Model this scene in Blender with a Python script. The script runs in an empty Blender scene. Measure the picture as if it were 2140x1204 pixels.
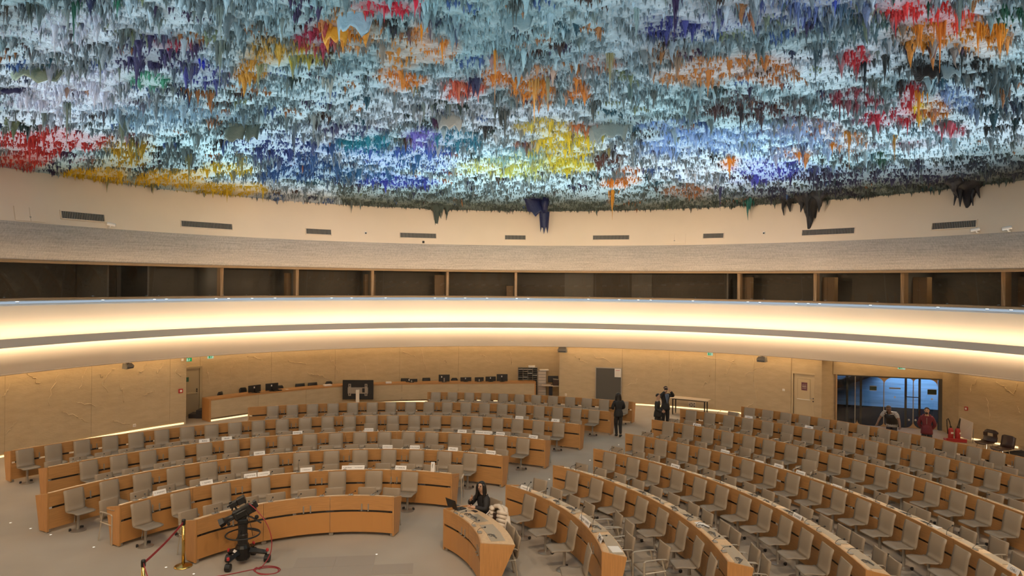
import bpy, bmesh, math, random
import numpy as np
from mathutils import Vector, Matrix

random.seed(11)
rng = np.random.default_rng(5)
SC = bpy.context.scene
COL = SC.collection
PI = math.pi

# ------------------------------------------------------------------ camera
F, V0, ROLL, EYE = 1428.0, 592.1, math.radians(0.51), 5.75
cs, sn = math.cos(ROLL), math.sin(ROLL)
cam_d = bpy.data.cameras.new('camera')
cam_d.sensor_width = 36.0
cam_d.lens = F / 2140 * 36
cam_d.shift_y = -(602 - V0) / 2140
cam_d.clip_end = 200
cam = bpy.data.objects.new('camera', cam_d)
COL.objects.link(cam)
cam.matrix_world = Matrix(((cs, -sn, 0, 0), (0, 0, -1, 0), (sn, cs, 0, EYE), (0, 0, 0, 1)))
SC.camera = cam

# ------------------------------------------------------------------ world, exposure, light levels
w = bpy.data.worlds.new('world')
SC.world = w
w.use_nodes = True
w.node_tree.nodes['Background'].inputs[0].default_value = (0.55, 0.75, 1, 1)
w.node_tree.nodes['Background'].inputs[1].default_value = 0.02
SC.view_settings.view_transform = 'Standard'
SC.view_settings.look = 'None'
SC.view_settings.gamma = 1
SC.view_settings.use_curve_mapping = False
SC.view_settings.exposure = 0.0
SC.cycles.use_denoising = True
SC.cycles.max_bounces = 6
SC.cycles.diffuse_bounces = 4
SC.cycles.glossy_bounces = 3
SC.cycles.transmission_bounces = 4
SC.cycles.transparent_max_bounces = 6
SC.cycles.sample_clamp_indirect = 8
SC.cycles.caustics_reflective = False
SC.cycles.caustics_refractive = False

E_COVE_UP = 23.0      # strip shining up behind the lip of the balcony
E_COVE_DOWN = 21.0    # strip shining down under the lip
E_WALL_TOP = 8.0      # strip washing the wall from under the balcony
E_WALL_BASE = 1.9     # strip at the foot of the wall
E_UPLIGHT = 80.0      # each cool uplight on the ledge (W)
E_LOBBY = 520.0
E_BOOTH = 14.0        # each unseen fill added to brighten the booths (W)
E_CROSS_FILL = 54.0       # each unseen warm fill added on the near rim, thrown across the hall (W)
E_SEAT_FILL = 118.0        # each unseen warm fill added over the near seats (W)
WARM_W = (1.0, 0.76, 0.52)

def lin(c):
    return c / 12.92 if c <= 0.04045 else ((c + 0.055) / 1.055) ** 2.4
def C(r, g, b):
    return (lin(r / 255), lin(g / 255), lin(b / 255), 1.0)
WARM = (1.0, 0.75, 0.48, 1)
GOLD = (1.0, 0.69, 0.36, 1)

# ------------------------------------------------------------------ image point -> place in the room
def un(u, v, z=0.0):
    a, b = u - 1070, v - 602
    u2, v2 = cs * a + sn * b, -sn * a + cs * b
    d = v2 - (V0 - 602)
    y = F * (EYE - z) / d
    return Vector((u2 / F * y, y, z))
def ray(u, v):
    a, b = u - 1070, v - 602
    u2, v2 = cs * a + sn * b, -sn * a + cs * b - (V0 - 602)
    return Vector((u2 / F, 1.0, -v2 / F))
def on_circle(u, z, c, r):
    v = 800.0
    for _ in range(4):
        a, b = u - 1070, v - 602
        t = (cs * a + sn * b) / F
        A, B, K = t * t + 1, t * c[0] + c[1], c[0] ** 2 + c[1] ** 2 - r * r
        q = max(B * B - A * K, 0)
        y = (B + math.sqrt(q)) / A
        x = t * y
        v2 = F * (EYE - z) / y + (V0 - 602)
        v = 602 + sn * (cs * a + sn * b) + cs * v2
    return Vector((x, y, z))
def pol(c, r, a, z=0.0):
    return Vector((c[0] + r * math.cos(a), c[1] + r * math.sin(a), z))
def ang(c, p):
    return math.atan2(p[1] - c[1], p[0] - c[0])

# ------------------------------------------------------------------ materials
def new_mat(name):
    m = bpy.data.materials.new(name)
    m.use_nodes = True
    return m, m.node_tree, m.node_tree.nodes['Principled BSDF']
def mat(name, col, rough=0.5, metal=0.0, var=0.0, scale=8.0, bump=0.0, bscale=60.0, stretch=None, col2=None, spec=0.5):
    m, nt, b = new_mat(name)
    b.inputs['Roughness'].default_value = rough
    b.inputs['Metallic'].default_value = metal
    b.inputs['Specular IOR Level'].default_value = spec
    b.inputs['Base Color'].default_value = col
    if var or col2 or bump:
        tc = nt.nodes.new('ShaderNodeTexCoord')
        mp = nt.nodes.new('ShaderNodeMapping')
        nt.links.new(tc.outputs['Object'], mp.inputs[0])
        if stretch: mp.inputs['Scale'].default_value = stretch
        if var or col2:
            n = nt.nodes.new('ShaderNodeTexNoise')
            n.inputs['Scale'].default_value = scale
            n.inputs['Detail'].default_value = 5
            nt.links.new(mp.outputs[0], n.inputs['Vector'])
            r = nt.nodes.new('ShaderNodeValToRGB')
            c2 = col2 or tuple(c * (1 - var) for c in col[:3]) + (1,)
            r.color_ramp.elements[0].position, r.color_ramp.elements[1].position = 0.3, 0.7
            r.color_ramp.elements[0].color, r.color_ramp.elements[1].color = c2, col
            nt.links.new(n.outputs[0], r.inputs[0])
            nt.links.new(r.outputs[0], b.inputs['Base Color'])
        if bump:
            n2 = nt.nodes.new('ShaderNodeTexNoise')
            n2.inputs['Scale'].default_value = bscale
            n2.inputs['Detail'].default_value = 4
            nt.links.new(mp.outputs[0], n2.inputs['Vector'])
            bp = nt.nodes.new('ShaderNodeBump')
            bp.inputs['Strength'].default_value = bump
            bp.inputs['Distance'].default_value = 0.02
            nt.links.new(n2.outputs[0], bp.inputs['Height'])
            nt.links.new(bp.outputs[0], b.inputs['Normal'])
    return m
def emit(name, col, s):
    m = bpy.data.materials.new(name)
    m.use_nodes = True
    nt = m.node_tree
    nt.nodes.clear()
    e = nt.nodes.new('ShaderNodeEmission')
    o = nt.nodes.new('ShaderNodeOutputMaterial')
    e.inputs[0].default_value, e.inputs[1].default_value = col, s
    nt.links.new(e.outputs[0], o.inputs[0])
    return m
def glass(name, col, ior_refl=0.08):
    m = bpy.data.materials.new(name)
    m.use_nodes = True
    nt = m.node_tree
    nt.nodes.clear()
    t = nt.nodes.new('ShaderNodeBsdfTransparent'); g = nt.nodes.new('ShaderNodeBsdfGlossy')
    x = nt.nodes.new('ShaderNodeMixShader'); o = nt.nodes.new('ShaderNodeOutputMaterial')
    t.inputs[0].default_value = col
    g.inputs['Roughness'].default_value = 0.02
    x.inputs[0].default_value = ior_refl
    nt.links.new(t.outputs[0], x.inputs[1]); nt.links.new(g.outputs[0], x.inputs[2]); nt.links.new(x.outputs[0], o.inputs[0])
    return m

M = {}
def lamp(name, loc, aim, energy, size, spread, col):
    ld = bpy.data.lights.new(name, 'AREA'); ld.shape = 'DISK'; ld.size = size; ld.energy = energy; ld.color = col; ld.spread = math.radians(spread)
    o = bpy.data.objects.new(name, ld); COL.objects.link(o)
    o.location = loc
    o.rotation_euler = (Vector(aim) - Vector(loc)).to_track_quat('-Z', 'Y').to_euler()
for k_ in range(7):  # unseen fills added to brighten the upper wall across the hall
    q_ = math.radians(222 + 16 * k_)
    lamp('rim_added_fill', (0.46 + 16.3 * math.cos(q_), 15.34 + 16.3 * math.sin(q_), 6.5), (0.46 - 14 * math.cos(q_) * .9, 15.34 - 16 * math.sin(q_), 7.2), E_CROSS_FILL, .5, 24, WARM_W)
for x_, y_ in ((-7, 5), (-3.5, 3.5), (0, 3), (3.5, 3.5), (7, 5), (-9.5, 9), (9.5, 9), (0, 9.5)):  # unseen fills added to brighten the desks and chairs
    lamp('seat_added_fill', (x_, y_, 9.9), (x_ * 1.2, y_ + 11, 0), E_SEAT_FILL, .35, 110, WARM_W)

def build_mats():
    M['wood'] = mat('beech_veneer', (0.50, 0.25, 0.088, 1), 0.38, var=0.22, scale=3.0, stretch=(1.2, 1.2, 18))
    M['wood_end'] = mat('beech_end_veneer', (0.52, 0.255, 0.088, 1), 0.36, var=0.2, scale=3.0, stretch=(14, 14, 1.2))
    # lower desk panel: fine rows of perforation in the veneer
    m, nt, b = new_mat('perforated_veneer')
    tc = nt.nodes.new('ShaderNodeTexCoord'); wv = nt.nodes.new('ShaderNodeTexWave')
    wv.bands_direction = 'Z'; wv.inputs['Scale'].default_value = 14
    r = nt.nodes.new('ShaderNodeValToRGB')
    r.color_ramp.elements[0].color = (0.42, 0.20, 0.066, 1); r.color_ramp.elements[1].color = (0.50, 0.235, 0.07, 1)
    r.color_ramp.elements[0].position = 0.1; r.color_ramp.elements[1].position = 0.45
    nt.links.new(tc.outputs['Object'], wv.inputs['Vector']); nt.links.new(wv.outputs[0], r.inputs[0])
    nt.links.new(r.outputs[0], b.inputs['Base Color']); b.inputs['Roughness'].default_value = 0.42
    M['perf'] = m
    M['worktop'] = mat('worktop_beech', (0.68, 0.46, 0.27, 1), 0.2, var=0.15, scale=4, stretch=(6, 6, 1))
    M['pad'] = mat('writing_pad_leather', (0.37, 0.305, 0.225, 1), 0.24)
    M['dark'] = mat('dark_slot', (0.016, 0.013, 0.011, 1), 0.5)
    M['steel'] = mat('grey_steel', (0.42, 0.38, 0.33, 1), 0.35, 0.7)
    M['grey'] = mat('grey_paint', (0.26, 0.235, 0.20, 1), 0.45)
    M['lead'] = mat('dark_grey_lead', (0.10, 0.09, 0.08, 1), 0.5)
    M['vinyl'] = mat('taupe_vinyl', (0.31, 0.238, 0.168, 1), 0.42, var=0.06, scale=3)
    M['vinyl_seat'] = mat('taupe_vinyl_seat', (0.265, 0.21, 0.155, 1), 0.40, var=0.06, scale=3)
    M['armframe'] = mat('champagne_frame', (0.47, 0.40, 0.31, 1), 0.35, 0.35)
    M['black'] = mat('black_plastic', (0.012, 0.011, 0.011, 1), 0.45)
    M['blackm'] = mat('black_metal', (0.02, 0.019, 0.018, 1), 0.3, 0.4)
    M['white'] = mat('white_card', (0.80, 0.76, 0.72, 1), 0.6)
    M['paper'] = mat('white_paper', (0.74, 0.70, 0.66, 1), 0.6)
    M['ink'] = mat('black_ink', (0.02, 0.02, 0.025, 1), 0.7)
    M['plaster'] = mat('cream_plaster', (0.80, 0.655, 0.50, 1), 0.8, var=0.03, scale=1.2, bump=0.06, bscale=25)
    M['fascia'] = mat('balcony_white', (0.78, 0.68, 0.56, 1), 0.7)
    M['lip'] = mat('lip_grey_paint', (0.62, 0.53, 0.44, 1), 0.7)
    M['wall'] = mat('trowelled_plaster', (0.53, 0.405, 0.25, 1), 0.75, var=0.13, scale=2.2, bump=0.35, bscale=9, stretch=(1, 1, 3.2))
    M['vein'] = mat('plaster_vein', (0.60, 0.47, 0.30, 1), 0.7)
    M['trimwood'] = mat('window_wood', (0.42, 0.26, 0.13, 1), 0.5, var=0.1, scale=5)
    # acoustic band: fine woven check
    m, nt, b = new_mat('acoustic_weave')
    tc = nt.nodes.new('ShaderNodeTexCoord')
    w1 = nt.nodes.new('ShaderNodeTexNoise'); w1.inputs['Scale'].default_value = 1
    mp = nt.nodes.new('ShaderNodeMapping'); mp.inputs['Scale'].default_value = (26, 26, 1.2)
    w2 = nt.nodes.new('ShaderNodeTexNoise'); mp2 = nt.nodes.new('ShaderNodeMapping'); mp2.inputs['Scale'].default_value = (1.0, 1.0, 40)
    w2.inputs['Scale'].default_value = 1
    mx = nt.nodes.new('ShaderNodeMath'); mx.operation = 'ADD'
    r = nt.nodes.new('ShaderNodeValToRGB')
    r.color_ramp.elements[0].position = 0.75; r.color_ramp.elements[1].position = 1.25
    r.color_ramp.elements[0].color = (0.38, 0.33, 0.28, 1); r.color_ramp.elements[1].color = (0.58, 0.51, 0.44, 1)
    half = nt.nodes.new('ShaderNodeMath'); half.operation = 'MULTIPLY'; half.inputs[1].default_value = 0.5
    r.color_ramp.elements[0].position = 0.36; r.color_ramp.elements[1].position = 0.64
    nt.links.new(tc.outputs['Object'], mp.inputs[0]); nt.links.new(tc.outputs['Object'], mp2.inputs[0])
    nt.links.new(mp.outputs[0], w1.inputs['Vector']); nt.links.new(mp2.outputs[0], w2.inputs['Vector'])
    nt.links.new(w1.outputs[0], mx.inputs[0]); nt.links.new(w2.outputs[0], mx.inputs[1])
    nt.links.new(mx.outputs[0], half.inputs[0]); nt.links.new(half.outputs[0], r.inputs[0])
    nt.links.new(r.outputs[0], b.inputs['Base Color']); b.inputs['Roughness'].default_value = 0.8
    M['weave'] = m
    # carpet with slightly different tiles
    m, nt, b = new_mat('carpet')
    tc = nt.nodes.new('ShaderNodeTexCoord')
    n = nt.nodes.new('ShaderNodeTexNoise'); n.inputs['Scale'].default_value = 0.35; n.inputs['Detail'].default_value = 3
    n2 = nt.nodes.new('ShaderNodeTexNoise'); n2.inputs['Scale'].default_value = 90; n2.inputs['Detail'].default_value = 2
    r = nt.nodes.new('ShaderNodeValToRGB')
    r.color_ramp.elements[0].position, r.color_ramp.elements[1].position = 0.35, 0.68
    r.color_ramp.elements[0].color, r.color_ramp.elements[1].color = (0.34, 0.285, 0.225, 1), (0.43, 0.365, 0.295, 1)
    bp = nt.nodes.new('ShaderNodeBump'); bp.inputs['Strength'].default_value = 0.15; bp.inputs['Distance'].default_value = 0.01
    nt.links.new(tc.outputs['Object'], n.inputs['Vector']); nt.links.new(tc.outputs['Object'], n2.inputs['Vector'])
    nt.links.new(n.outputs[0], r.inputs[0]); nt.links.new(r.outputs[0], b.inputs['Base Color'])
    nt.links.new(n2.outputs[0], bp.inputs['Height']); nt.links.new(bp.outputs[0], b.inputs['Normal'])
    b.inputs['Roughness'].default_value = 0.85
    M['carpet'] = m
    M['tabletop'] = mat('pale_laminate', (0.50, 0.40, 0.29, 1), 0.4)
    M['carpet_tile'] = mat('carpet_darker_tile', (0.33, 0.275, 0.225, 1), 0.9)
    M['glass'] = glass('booth_glass', (0.80, 0.77, 0.72, 1), 0.06)
    M['doorglass'] = glass('door_glass', (0.93, 0.96, 0.97, 1), 0.05)
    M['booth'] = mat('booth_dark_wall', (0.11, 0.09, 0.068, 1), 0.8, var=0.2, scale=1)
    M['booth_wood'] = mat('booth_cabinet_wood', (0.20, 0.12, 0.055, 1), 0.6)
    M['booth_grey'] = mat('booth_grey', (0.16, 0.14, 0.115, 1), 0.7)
    M['door'] = mat('door_cream_paint', (0.55, 0.43, 0.27, 1), 0.5)
    M['doorgrey'] = mat('door_grey_paint', (0.40, 0.32, 0.20, 1), 0.5)
    M['board'] = mat('slate_grey_panel', (0.085, 0.08, 0.072, 1), 0.6)
    M['red'] = mat('red_paint', (0.42, 0.03, 0.03, 1), 0.35)
    M['belt'] = mat('red_belt', (0.38, 0.035, 0.045, 1), 0.7)
    M['brass'] = mat('brass', (0.62, 0.42, 0.13, 1), 0.22, 1.0)
    M['chrome'] = mat('chrome', (0.7, 0.68, 0.64, 1), 0.15, 1.0)
    M['brown'] = mat('brown_vinyl', (0.045, 0.022, 0.016, 1), 0.35)
    M['skin'] = mat('skin', (0.50, 0.30, 0.20, 1), 0.5)
    M['skin_dark'] = mat('skin_deep', (0.16, 0.085, 0.055, 1), 0.5)
    M['lips'] = mat('lips', (0.26, 0.10, 0.075, 1), 0.5)
    M['hair'] = mat('black_hair', (0.012, 0.010, 0.009, 1), 0.4)
    M['hairgrey'] = mat('grey_cropped_hair', (0.10, 0.08, 0.07, 1), 0.7)
    M['suit'] = mat('black_cloth', (0.016, 0.014, 0.014, 1), 0.75)
    M['navy'] = mat('dark_navy_cloth', (0.022, 0.022, 0.030, 1), 0.75)
    M['burgundy'] = mat('burgundy_fleece', (0.13, 0.016, 0.022, 1), 0.85, var=0.1, scale=9)
    M['shirt'] = mat('white_shirt', (0.7, 0.68, 0.66, 1), 0.7)
    M['blueshirt'] = mat('blue_shirt', (0.16, 0.22, 0.34, 1), 0.7)
    M['tie'] = mat('dark_tie', (0.03, 0.03, 0.04, 1), 0.6)
    M['greencloth'] = mat('olive_cloth', (0.20, 0.20, 0.13, 1), 0.8)
    m, nt, b = new_mat('striped_jersey')
    tc = nt.nodes.new('ShaderNodeTexCoord'); wv = nt.nodes.new('ShaderNodeTexWave'); wv.bands_direction = 'Z'; wv.inputs['Scale'].default_value = 8
    r = nt.nodes.new('ShaderNodeValToRGB'); r.color_ramp.interpolation = 'CONSTANT'
    r.color_ramp.elements[0].color = (0.02, 0.02, 0.025, 1); r.color_ramp.elements[1].color = (0.6, 0.58, 0.55, 1); r.color_ramp.elements[1].position = 0.5
    nt.links.new(tc.outputs['Object'], wv.inputs['Vector']); nt.links.new(wv.outputs[0], r.inputs[0]); nt.links.new(r.outputs[0], b.inputs['Base Color'])
    b.inputs['Roughness'].default_value = 0.8
    M['stripe'] = m
    M['puffer'] = mat('cream_puffer', (0.62, 0.52, 0.42, 1), 0.6, var=0.08, scale=10)
    M['cable'] = mat('red_cable', (0.30, 0.02, 0.03, 1), 0.4)
    M['exit'] = emit('exit_green', (0.03, 0.42, 0.12, 1), 0.7)
    M['exitpale'] = emit('exit_pale', (0.55, 0.80, 0.55, 1), 0.7)
    M['led'] = emit('cool_led', (0.60, 0.82, 1.0, 1), 6.0)
    M['ledge_reflection'] = emit('ledge_reflection_glow', (0.60, 0.72, 0.86, 1), 0.62)  # LED reflection on the ledge, put in as a glowing colour
    M['spot'] = emit('floor_light', (1.0, 0.9, 0.75, 1), 1.3)
    M['cove_up'] = emit('cove_up', WARM, E_COVE_UP)
    M['cove_down'] = emit('cove_down', WARM, E_COVE_DOWN)
    M['wash'] = emit('wall_wash', GOLD, E_WALL_TOP)
    M['base_light'] = emit('base_light', (1.0, 0.72, 0.36, 1), E_WALL_BASE)
    M['lobby_wall'] = mat('lobby_blue_wall', (0.32, 0.52, 0.78, 1), 0.7, var=0.35, scale=1.6, stretch=(0.5, 0.5, 6))
    M['lobby_dark'] = mat('lobby_dark', (0.022, 0.017, 0.014, 1), 0.7)
    M['lobby_floor'] = mat('lobby_floor', (0.008, 0.006, 0.005, 1), 0.9, spec=0.05)
    M['sign'] = mat('green_sign', (0.03, 0.10, 0.055, 1), 0.5)
    M['signdark'] = mat('dark_green_sign', (0.02, 0.035, 0.018, 1), 0.5)
    M['poster'] = mat('maroon_poster', (0.10, 0.02, 0.03, 1), 0.5, col2=(0.22, 0.10, 0.12, 1), scale=20)
    M['platform'] = mat('dark_platform_carpet', (0.05, 0.042, 0.042, 1), 0.9)
    M['ledge'] = mat('ledge_enamel', (0.74, 0.78, 0.82, 1), 0.3)
build_mats()

# ------------------------------------------------------------------ mesh helpers
class MB:
    def __init__(s):
        s.v, s.f, s.m = [], [], []
    def add(s, vs, fs, mi=0):
        o = len(s.v)
        s.v += [tuple(p) for p in vs]
        for f in fs:
            s.f.append([i + o for i in f]); s.m.append(mi)
        return s
    def box(s, c, d, rz=0.0, mi=0, rot=None, bev=0.0):
        x, y, z = d[0] / 2, d[1] / 2, d[2] / 2
        R = rot if rot is not None else Matrix.Rotation(rz, 3, 'Z')
        c = Vector(c)
        if bev > 0:
            e = min(bev, x * .9, y * .9, z * .9)
            bm = bmesh.new()
            bmesh.ops.create_cube(bm, size=1)
            for q in bm.verts: q.co = Vector((q.co.x * d[0], q.co.y * d[1], q.co.z * d[2]))
            bmesh.ops.bevel(bm, geom=bm.edges[:], offset=e, segments=1, affect='EDGES')
            bm.verts.index_update()
            vs = [c + R @ q.co for q in bm.verts]
            fs = [[q.index for q in f.verts] for f in bm.faces]
            bm.free()
            return s.add(vs, fs, mi)
        P = [(-x, -y, -z), (x, -y, -z), (x, y, -z), (-x, y, -z), (-x, -y, z), (x, -y, z), (x, y, z), (-x, y, z)]
        return s.add([c + R @ Vector(p) for p in P], [(0, 3, 2, 1), (4, 5, 6, 7), (0, 1, 5, 4), (1, 2, 6, 5), (2, 3, 7, 6), (3, 0, 4, 7)], mi)
    def tube(s, pts, r, n=8, mi=0, cap=True, flat=None):
        pts = [Vector(p) for p in pts]
        rs = r if isinstance(r, (list, tuple)) else [r] * len(pts)
        vs, fs = [], []
        up0 = Vector((0, 0, 1))
        prev = None
        for i, p in enumerate(pts):
            t = (pts[min(i + 1, len(pts) - 1)] - pts[max(i - 1, 0)]).normalized()
            if prev is None:
                a = t.cross(up0)
                if a.length < 1e-3: a = t.cross(Vector((1, 0, 0)))
            else:
                a = prev - t * prev.dot(t)
            a.normalize(); prev = a
            b = t.cross(a)
            for k in range(n):
                q = 2 * PI * k / n
                ra, rb = (rs[i], rs[i]) if flat is None else (rs[i] * flat[0], rs[i] * flat[1])
                vs.append(p + a * math.cos(q) * ra + b * math.sin(q) * rb)
        for i in range(len(pts) - 1):
            for k in range(n):
                k2 = (k + 1) % n
                fs.append((i * n + k, i * n + k2, (i + 1) * n + k2, (i + 1) * n + k))
        if cap:
            fs.append(tuple(range(n))[::-1]); fs.append(tuple((len(pts) - 1) * n + k for k in range(n)))
        return s.add(vs, fs, mi)
    def lathe(s, prof, n=16, c=(0, 0, 0), mi=0, rot=None):
        c = Vector(c); vs, fs = [], []
        for r, z in prof:
            for k in range(n):
                a = 2 * PI * k / n
                p = Vector((r * math.cos(a), r * math.sin(a), z))
                vs.append(c + (rot @ p if rot is not None else p))
        for i in range(len(prof) - 1):
            for k in range(n):
                k2 = (k + 1) % n
                fs.append((i * n + k, i * n + k2, (i + 1) * n + k2, (i + 1) * n + k))
        fs.append(tuple(range(n))[::-1]); fs.append(tuple((len(prof) - 1) * n + k for k in range(n)))
        return s.add(vs, fs, mi)
    def band(s, c, prof, a0, a1, n, mi=0, close=False):
        """sweep an (r, z) profile round centre c"""
        vs, fs = [], []
        k = len(prof)
        for i in range(n + 1):
            a = a0 + (a1 - a0) * i / n
            for r, z in prof:
                vs.append((c[0] + r * math.cos(a), c[1] + r * math.sin(a), z))
        for i in range(n):
            for j in range(k if close else k - 1):
                j2 = (j + 1) % k
                fs.append((i * k + j, (i + 1) * k + j, (i + 1) * k + j2, i * k + j2))
        if close:
            fs.append(tuple(range(k))[::-1] if True else ()); fs.append(tuple(n * k + j for j in range(k)))
        return s.add(vs, fs, mi)
    def prism(s, poly, z0, z1, mi=0):
        n = len(poly)
        vs = [(p[0], p[1], z0) for p in poly] + [(p[0], p[1], z1) for p in poly]
        fs = [tuple(range(n))[::-1], tuple(range(n, 2 * n))] + [(i, (i + 1) % n, n + (i + 1) % n, n + i) for i in range(n)]
        return s.add(vs, fs, mi)
    def slab(s, quad, th, mi=0):
        """a quad (4 points) given thickness th along its normal"""
        q = [Vector(p) for p in quad]
        nr = (q[1] - q[0]).cross(q[3] - q[0]).normalized() * th
        return s.add(q + [p + nr for p in q], [(3, 2, 1, 0), (4, 5, 6, 7), (0, 1, 5, 4), (1, 2, 6, 5), (2, 3, 7, 6), (3, 0, 4, 7)], mi)
    def ball(s, c, r, n=10, m=7, mi=0):
        r3 = r if isinstance(r, (tuple, list)) else (r, r, r)
        vs = [(c[0], c[1], c[2] - r3[2])]
        fs = []
        for i in range(1, m):
            t = -PI / 2 + PI * i / m
            for k in range(n):
                a = 2 * PI * k / n
                vs.append((c[0] + r3[0] * math.cos(t) * math.cos(a), c[1] + r3[1] * math.cos(t) * math.sin(a), c[2] + r3[2] * math.sin(t)))
        vs.append((c[0], c[1], c[2] + r3[2]))
        for k in range(n):
            fs.append((0, 1 + (k + 1) % n, 1 + k))
            fs.append((len(vs) - 1, 1 + (m - 2) * n + k, 1 + (m - 2) * n + (k + 1) % n))
            for i in range(m - 2):
                fs.append((1 + i * n + k, 1 + i * n + (k + 1) % n, 1 + (i + 1) * n + (k + 1) % n, 1 + (i + 1) * n + k))
        return s.add(vs, fs, mi)
    def mesh(s, name, mats, smooth=False, off=None):
        me = bpy.data.meshes.new(name)
        v = s.v if off is None else [(p[0] - off[0], p[1] - off[1], p[2] - off[2]) for p in s.v]
        me.from_pydata(v, [], s.f)
        for m in (mats if isinstance(mats, (list, tuple)) else [mats]): me.materials.append(m)
        if any(s.m): me.polygons.foreach_set('material_index', s.m)
        if smooth: me.polygons.foreach_set('use_smooth', [True] * len(me.polygons))
        me.update()
        return me
    def build(s, name, mats, parent=None, smooth=False):
        """link as one object; under a parent the mesh is given in room coordinates"""
        off = None if parent is None else wloc(parent)
        return obj(name, s.mesh(name, mats, smooth, off), parent)
def wloc(o):
    p = Vector(o.location)
    while o.parent:
        o = o.parent; p += Vector(o.location)
    return p
def obj(name, me, parent=None, loc=(0, 0, 0), rz=0.0):
    o = bpy.data.objects.new(name, me)
    COL.objects.link(o)
    o.location = loc
    if rz: o.rotation_euler = (0, 0, rz)
    if parent: o.parent = parent
    return o
def tag(o, label, cat, group=None):
    o['label'] = label; o['category'] = cat
    if group: o['group'] = group
    return o
def thing(name, label, cat, loc=(0, 0, 0), rz=0.0, group=None):
    return tag(obj(name, None, None, loc, rz), label, cat, group)
def struct(o):
    o['kind'] = 'structure'
    return o
ORD = ('zeroth first second third fourth fifth sixth seventh eighth ninth tenth eleventh twelfth thirteenth fourteenth fifteenth sixteenth '
       'seventeenth eighteenth nineteenth twentieth twenty-first twenty-second twenty-third twenty-fourth twenty-fifth twenty-sixth').split()
def text_mesh(s, size, mat_, extrude=0.0005):
    cu = bpy.data.curves.new('lettering', 'FONT')
    cu.body = s; cu.size = size; cu.align_x = 'CENTER'; cu.align_y = 'CENTER'; cu.extrude = extrude; cu.resolution_u = 2
    o = bpy.data.objects.new('lettering_tmp', cu)
    COL.objects.link(o)
    bpy.context.view_layer.update()
    me = bpy.data.meshes.new_from_object(o.evaluated_get(bpy.context.evaluated_depsgraph_get()))
    bpy.data.objects.remove(o); bpy.data.curves.remove(cu)
    me.materials.clear(); me.materials.append(mat_)
    return me

# ------------------------------------------------------------------ the room shell
G = (0.46, 15.34)            # centre of the hall
R_WALL, R_REC = 18.0, 19.7
N = 200
def ring(prof, n=N, a0=0.0, a1=2 * PI):
    return MB().band(G, prof, a0, a1, n)
fl = MB()
fl.lathe([(27, -0.2), (27, 0.0)], 96, (G[0], G[1], 0))
struct(fl.build('floor', M['carpet']))
def tiles():
    f = bpy.data.objects['floor']
    q = un(742, 1172)
    for i, (x, y) in enumerate(((0, 0), (-.5, 0), (0, -.5), (.5, -.5), (-.5, -.5), (-1, -.5), (-1.5, -1))):
        p = Vector((q.x, q.y, 0)) + Matrix.Rotation(.12, 3, 'Z') @ Vector((x * 1.6, y, 0))
        MB().box((p.x, p.y, 0.002), (.795, .495, 0.004), .12).build('carpet_tile', M['carpet_tile'], f)
tiles()

upper = struct(ring([(17.25, 9.35), (17.15, 9.1), (17.0, 8.6), (16.82, 8.0), (16.72, 7.52)]).build('wall_upper', M['plaster'], None, True))
struct(ring([(16.72, 7.52), (16.66, 7.50), (17.25, 6.36)]).build('trim_1', M['weave'], None, True))
struct(MB().band(G, [(17.23, 6.37), (17.20, 6.28), (17.45, 6.27), (17.45, 6.37)], 0, 2 * PI, N, close=True).build('trim_2', M['trimwood'], None, True))
struct(MB().band(G, [(17.72, 5.13), (17.50, 5.12), (17.48, 5.05), (17.72, 5.05)], 0, 2 * PI, N, close=True).build('trim_3', M['trimwood'], None, True))
led = struct(ring([(17.62, 5.05), (17.46, 5.05), (17.44, 5.02), (17.16, 4.96), (17.14, 4.90)]).build('trim_4', M['ledge'], None, True))
MB().band(G, [(17.40, 5.018), (17.40, 5.03), (17.17, 4.972), (17.17, 4.955)], 0, 2 * PI, N, close=True).build('ledge_reflection_glow', M['ledge_reflection'], led)  # glow band standing in for LED light reflected by the ledge
bal = struct(ring([(17.14, 4.90), (17.05, 4.55), (17.02, 4.2), (17.05, 3.80)]).build('wall_balcony', M['fascia'], None, True))
low = MB().band(G, [(17.05, 3.80), (17.0, 3.5), (17.0, 3.1), (17.08, 2.80)], 0, 2 * PI, N)
low.build('lower_fascia', M['fascia'], bal, True)
MB().band(G, [(17.08, 2.80), (17.09, 2.755), (17.18, 2.755), (17.2, 2.82)], 0, 2 * PI, N, close=True).build('drip_edge', M['lip'], bal, True)
lipm = MB().band(G, [(17.05, 3.83), (16.55, 3.83), (16.50, 3.93), (16.44, 3.93), (16.02, 3.715), (16.08, 3.70), (16.42, 3.80), (17.05, 3.80)], 0, 2 * PI, N, close=True)
lipm.build('light_lip', M['lip'], bal)
MB().band(G, [(16.72, 3.845), (16.60, 3.865)], 0, 2 * PI, N).build('light_strip', M['cove_up'], bal)
MB().band(G, [(16.92, 3.785), (16.80, 3.785)], 0, 2 * PI, N).build('light_strip', M['cove_down'], bal)
struct(MB().band(G, [(17.2, 2.82), (23.5, 2.9)], 0, 2 * PI, N).build('ceiling_gallery', M['fascia']))

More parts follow.
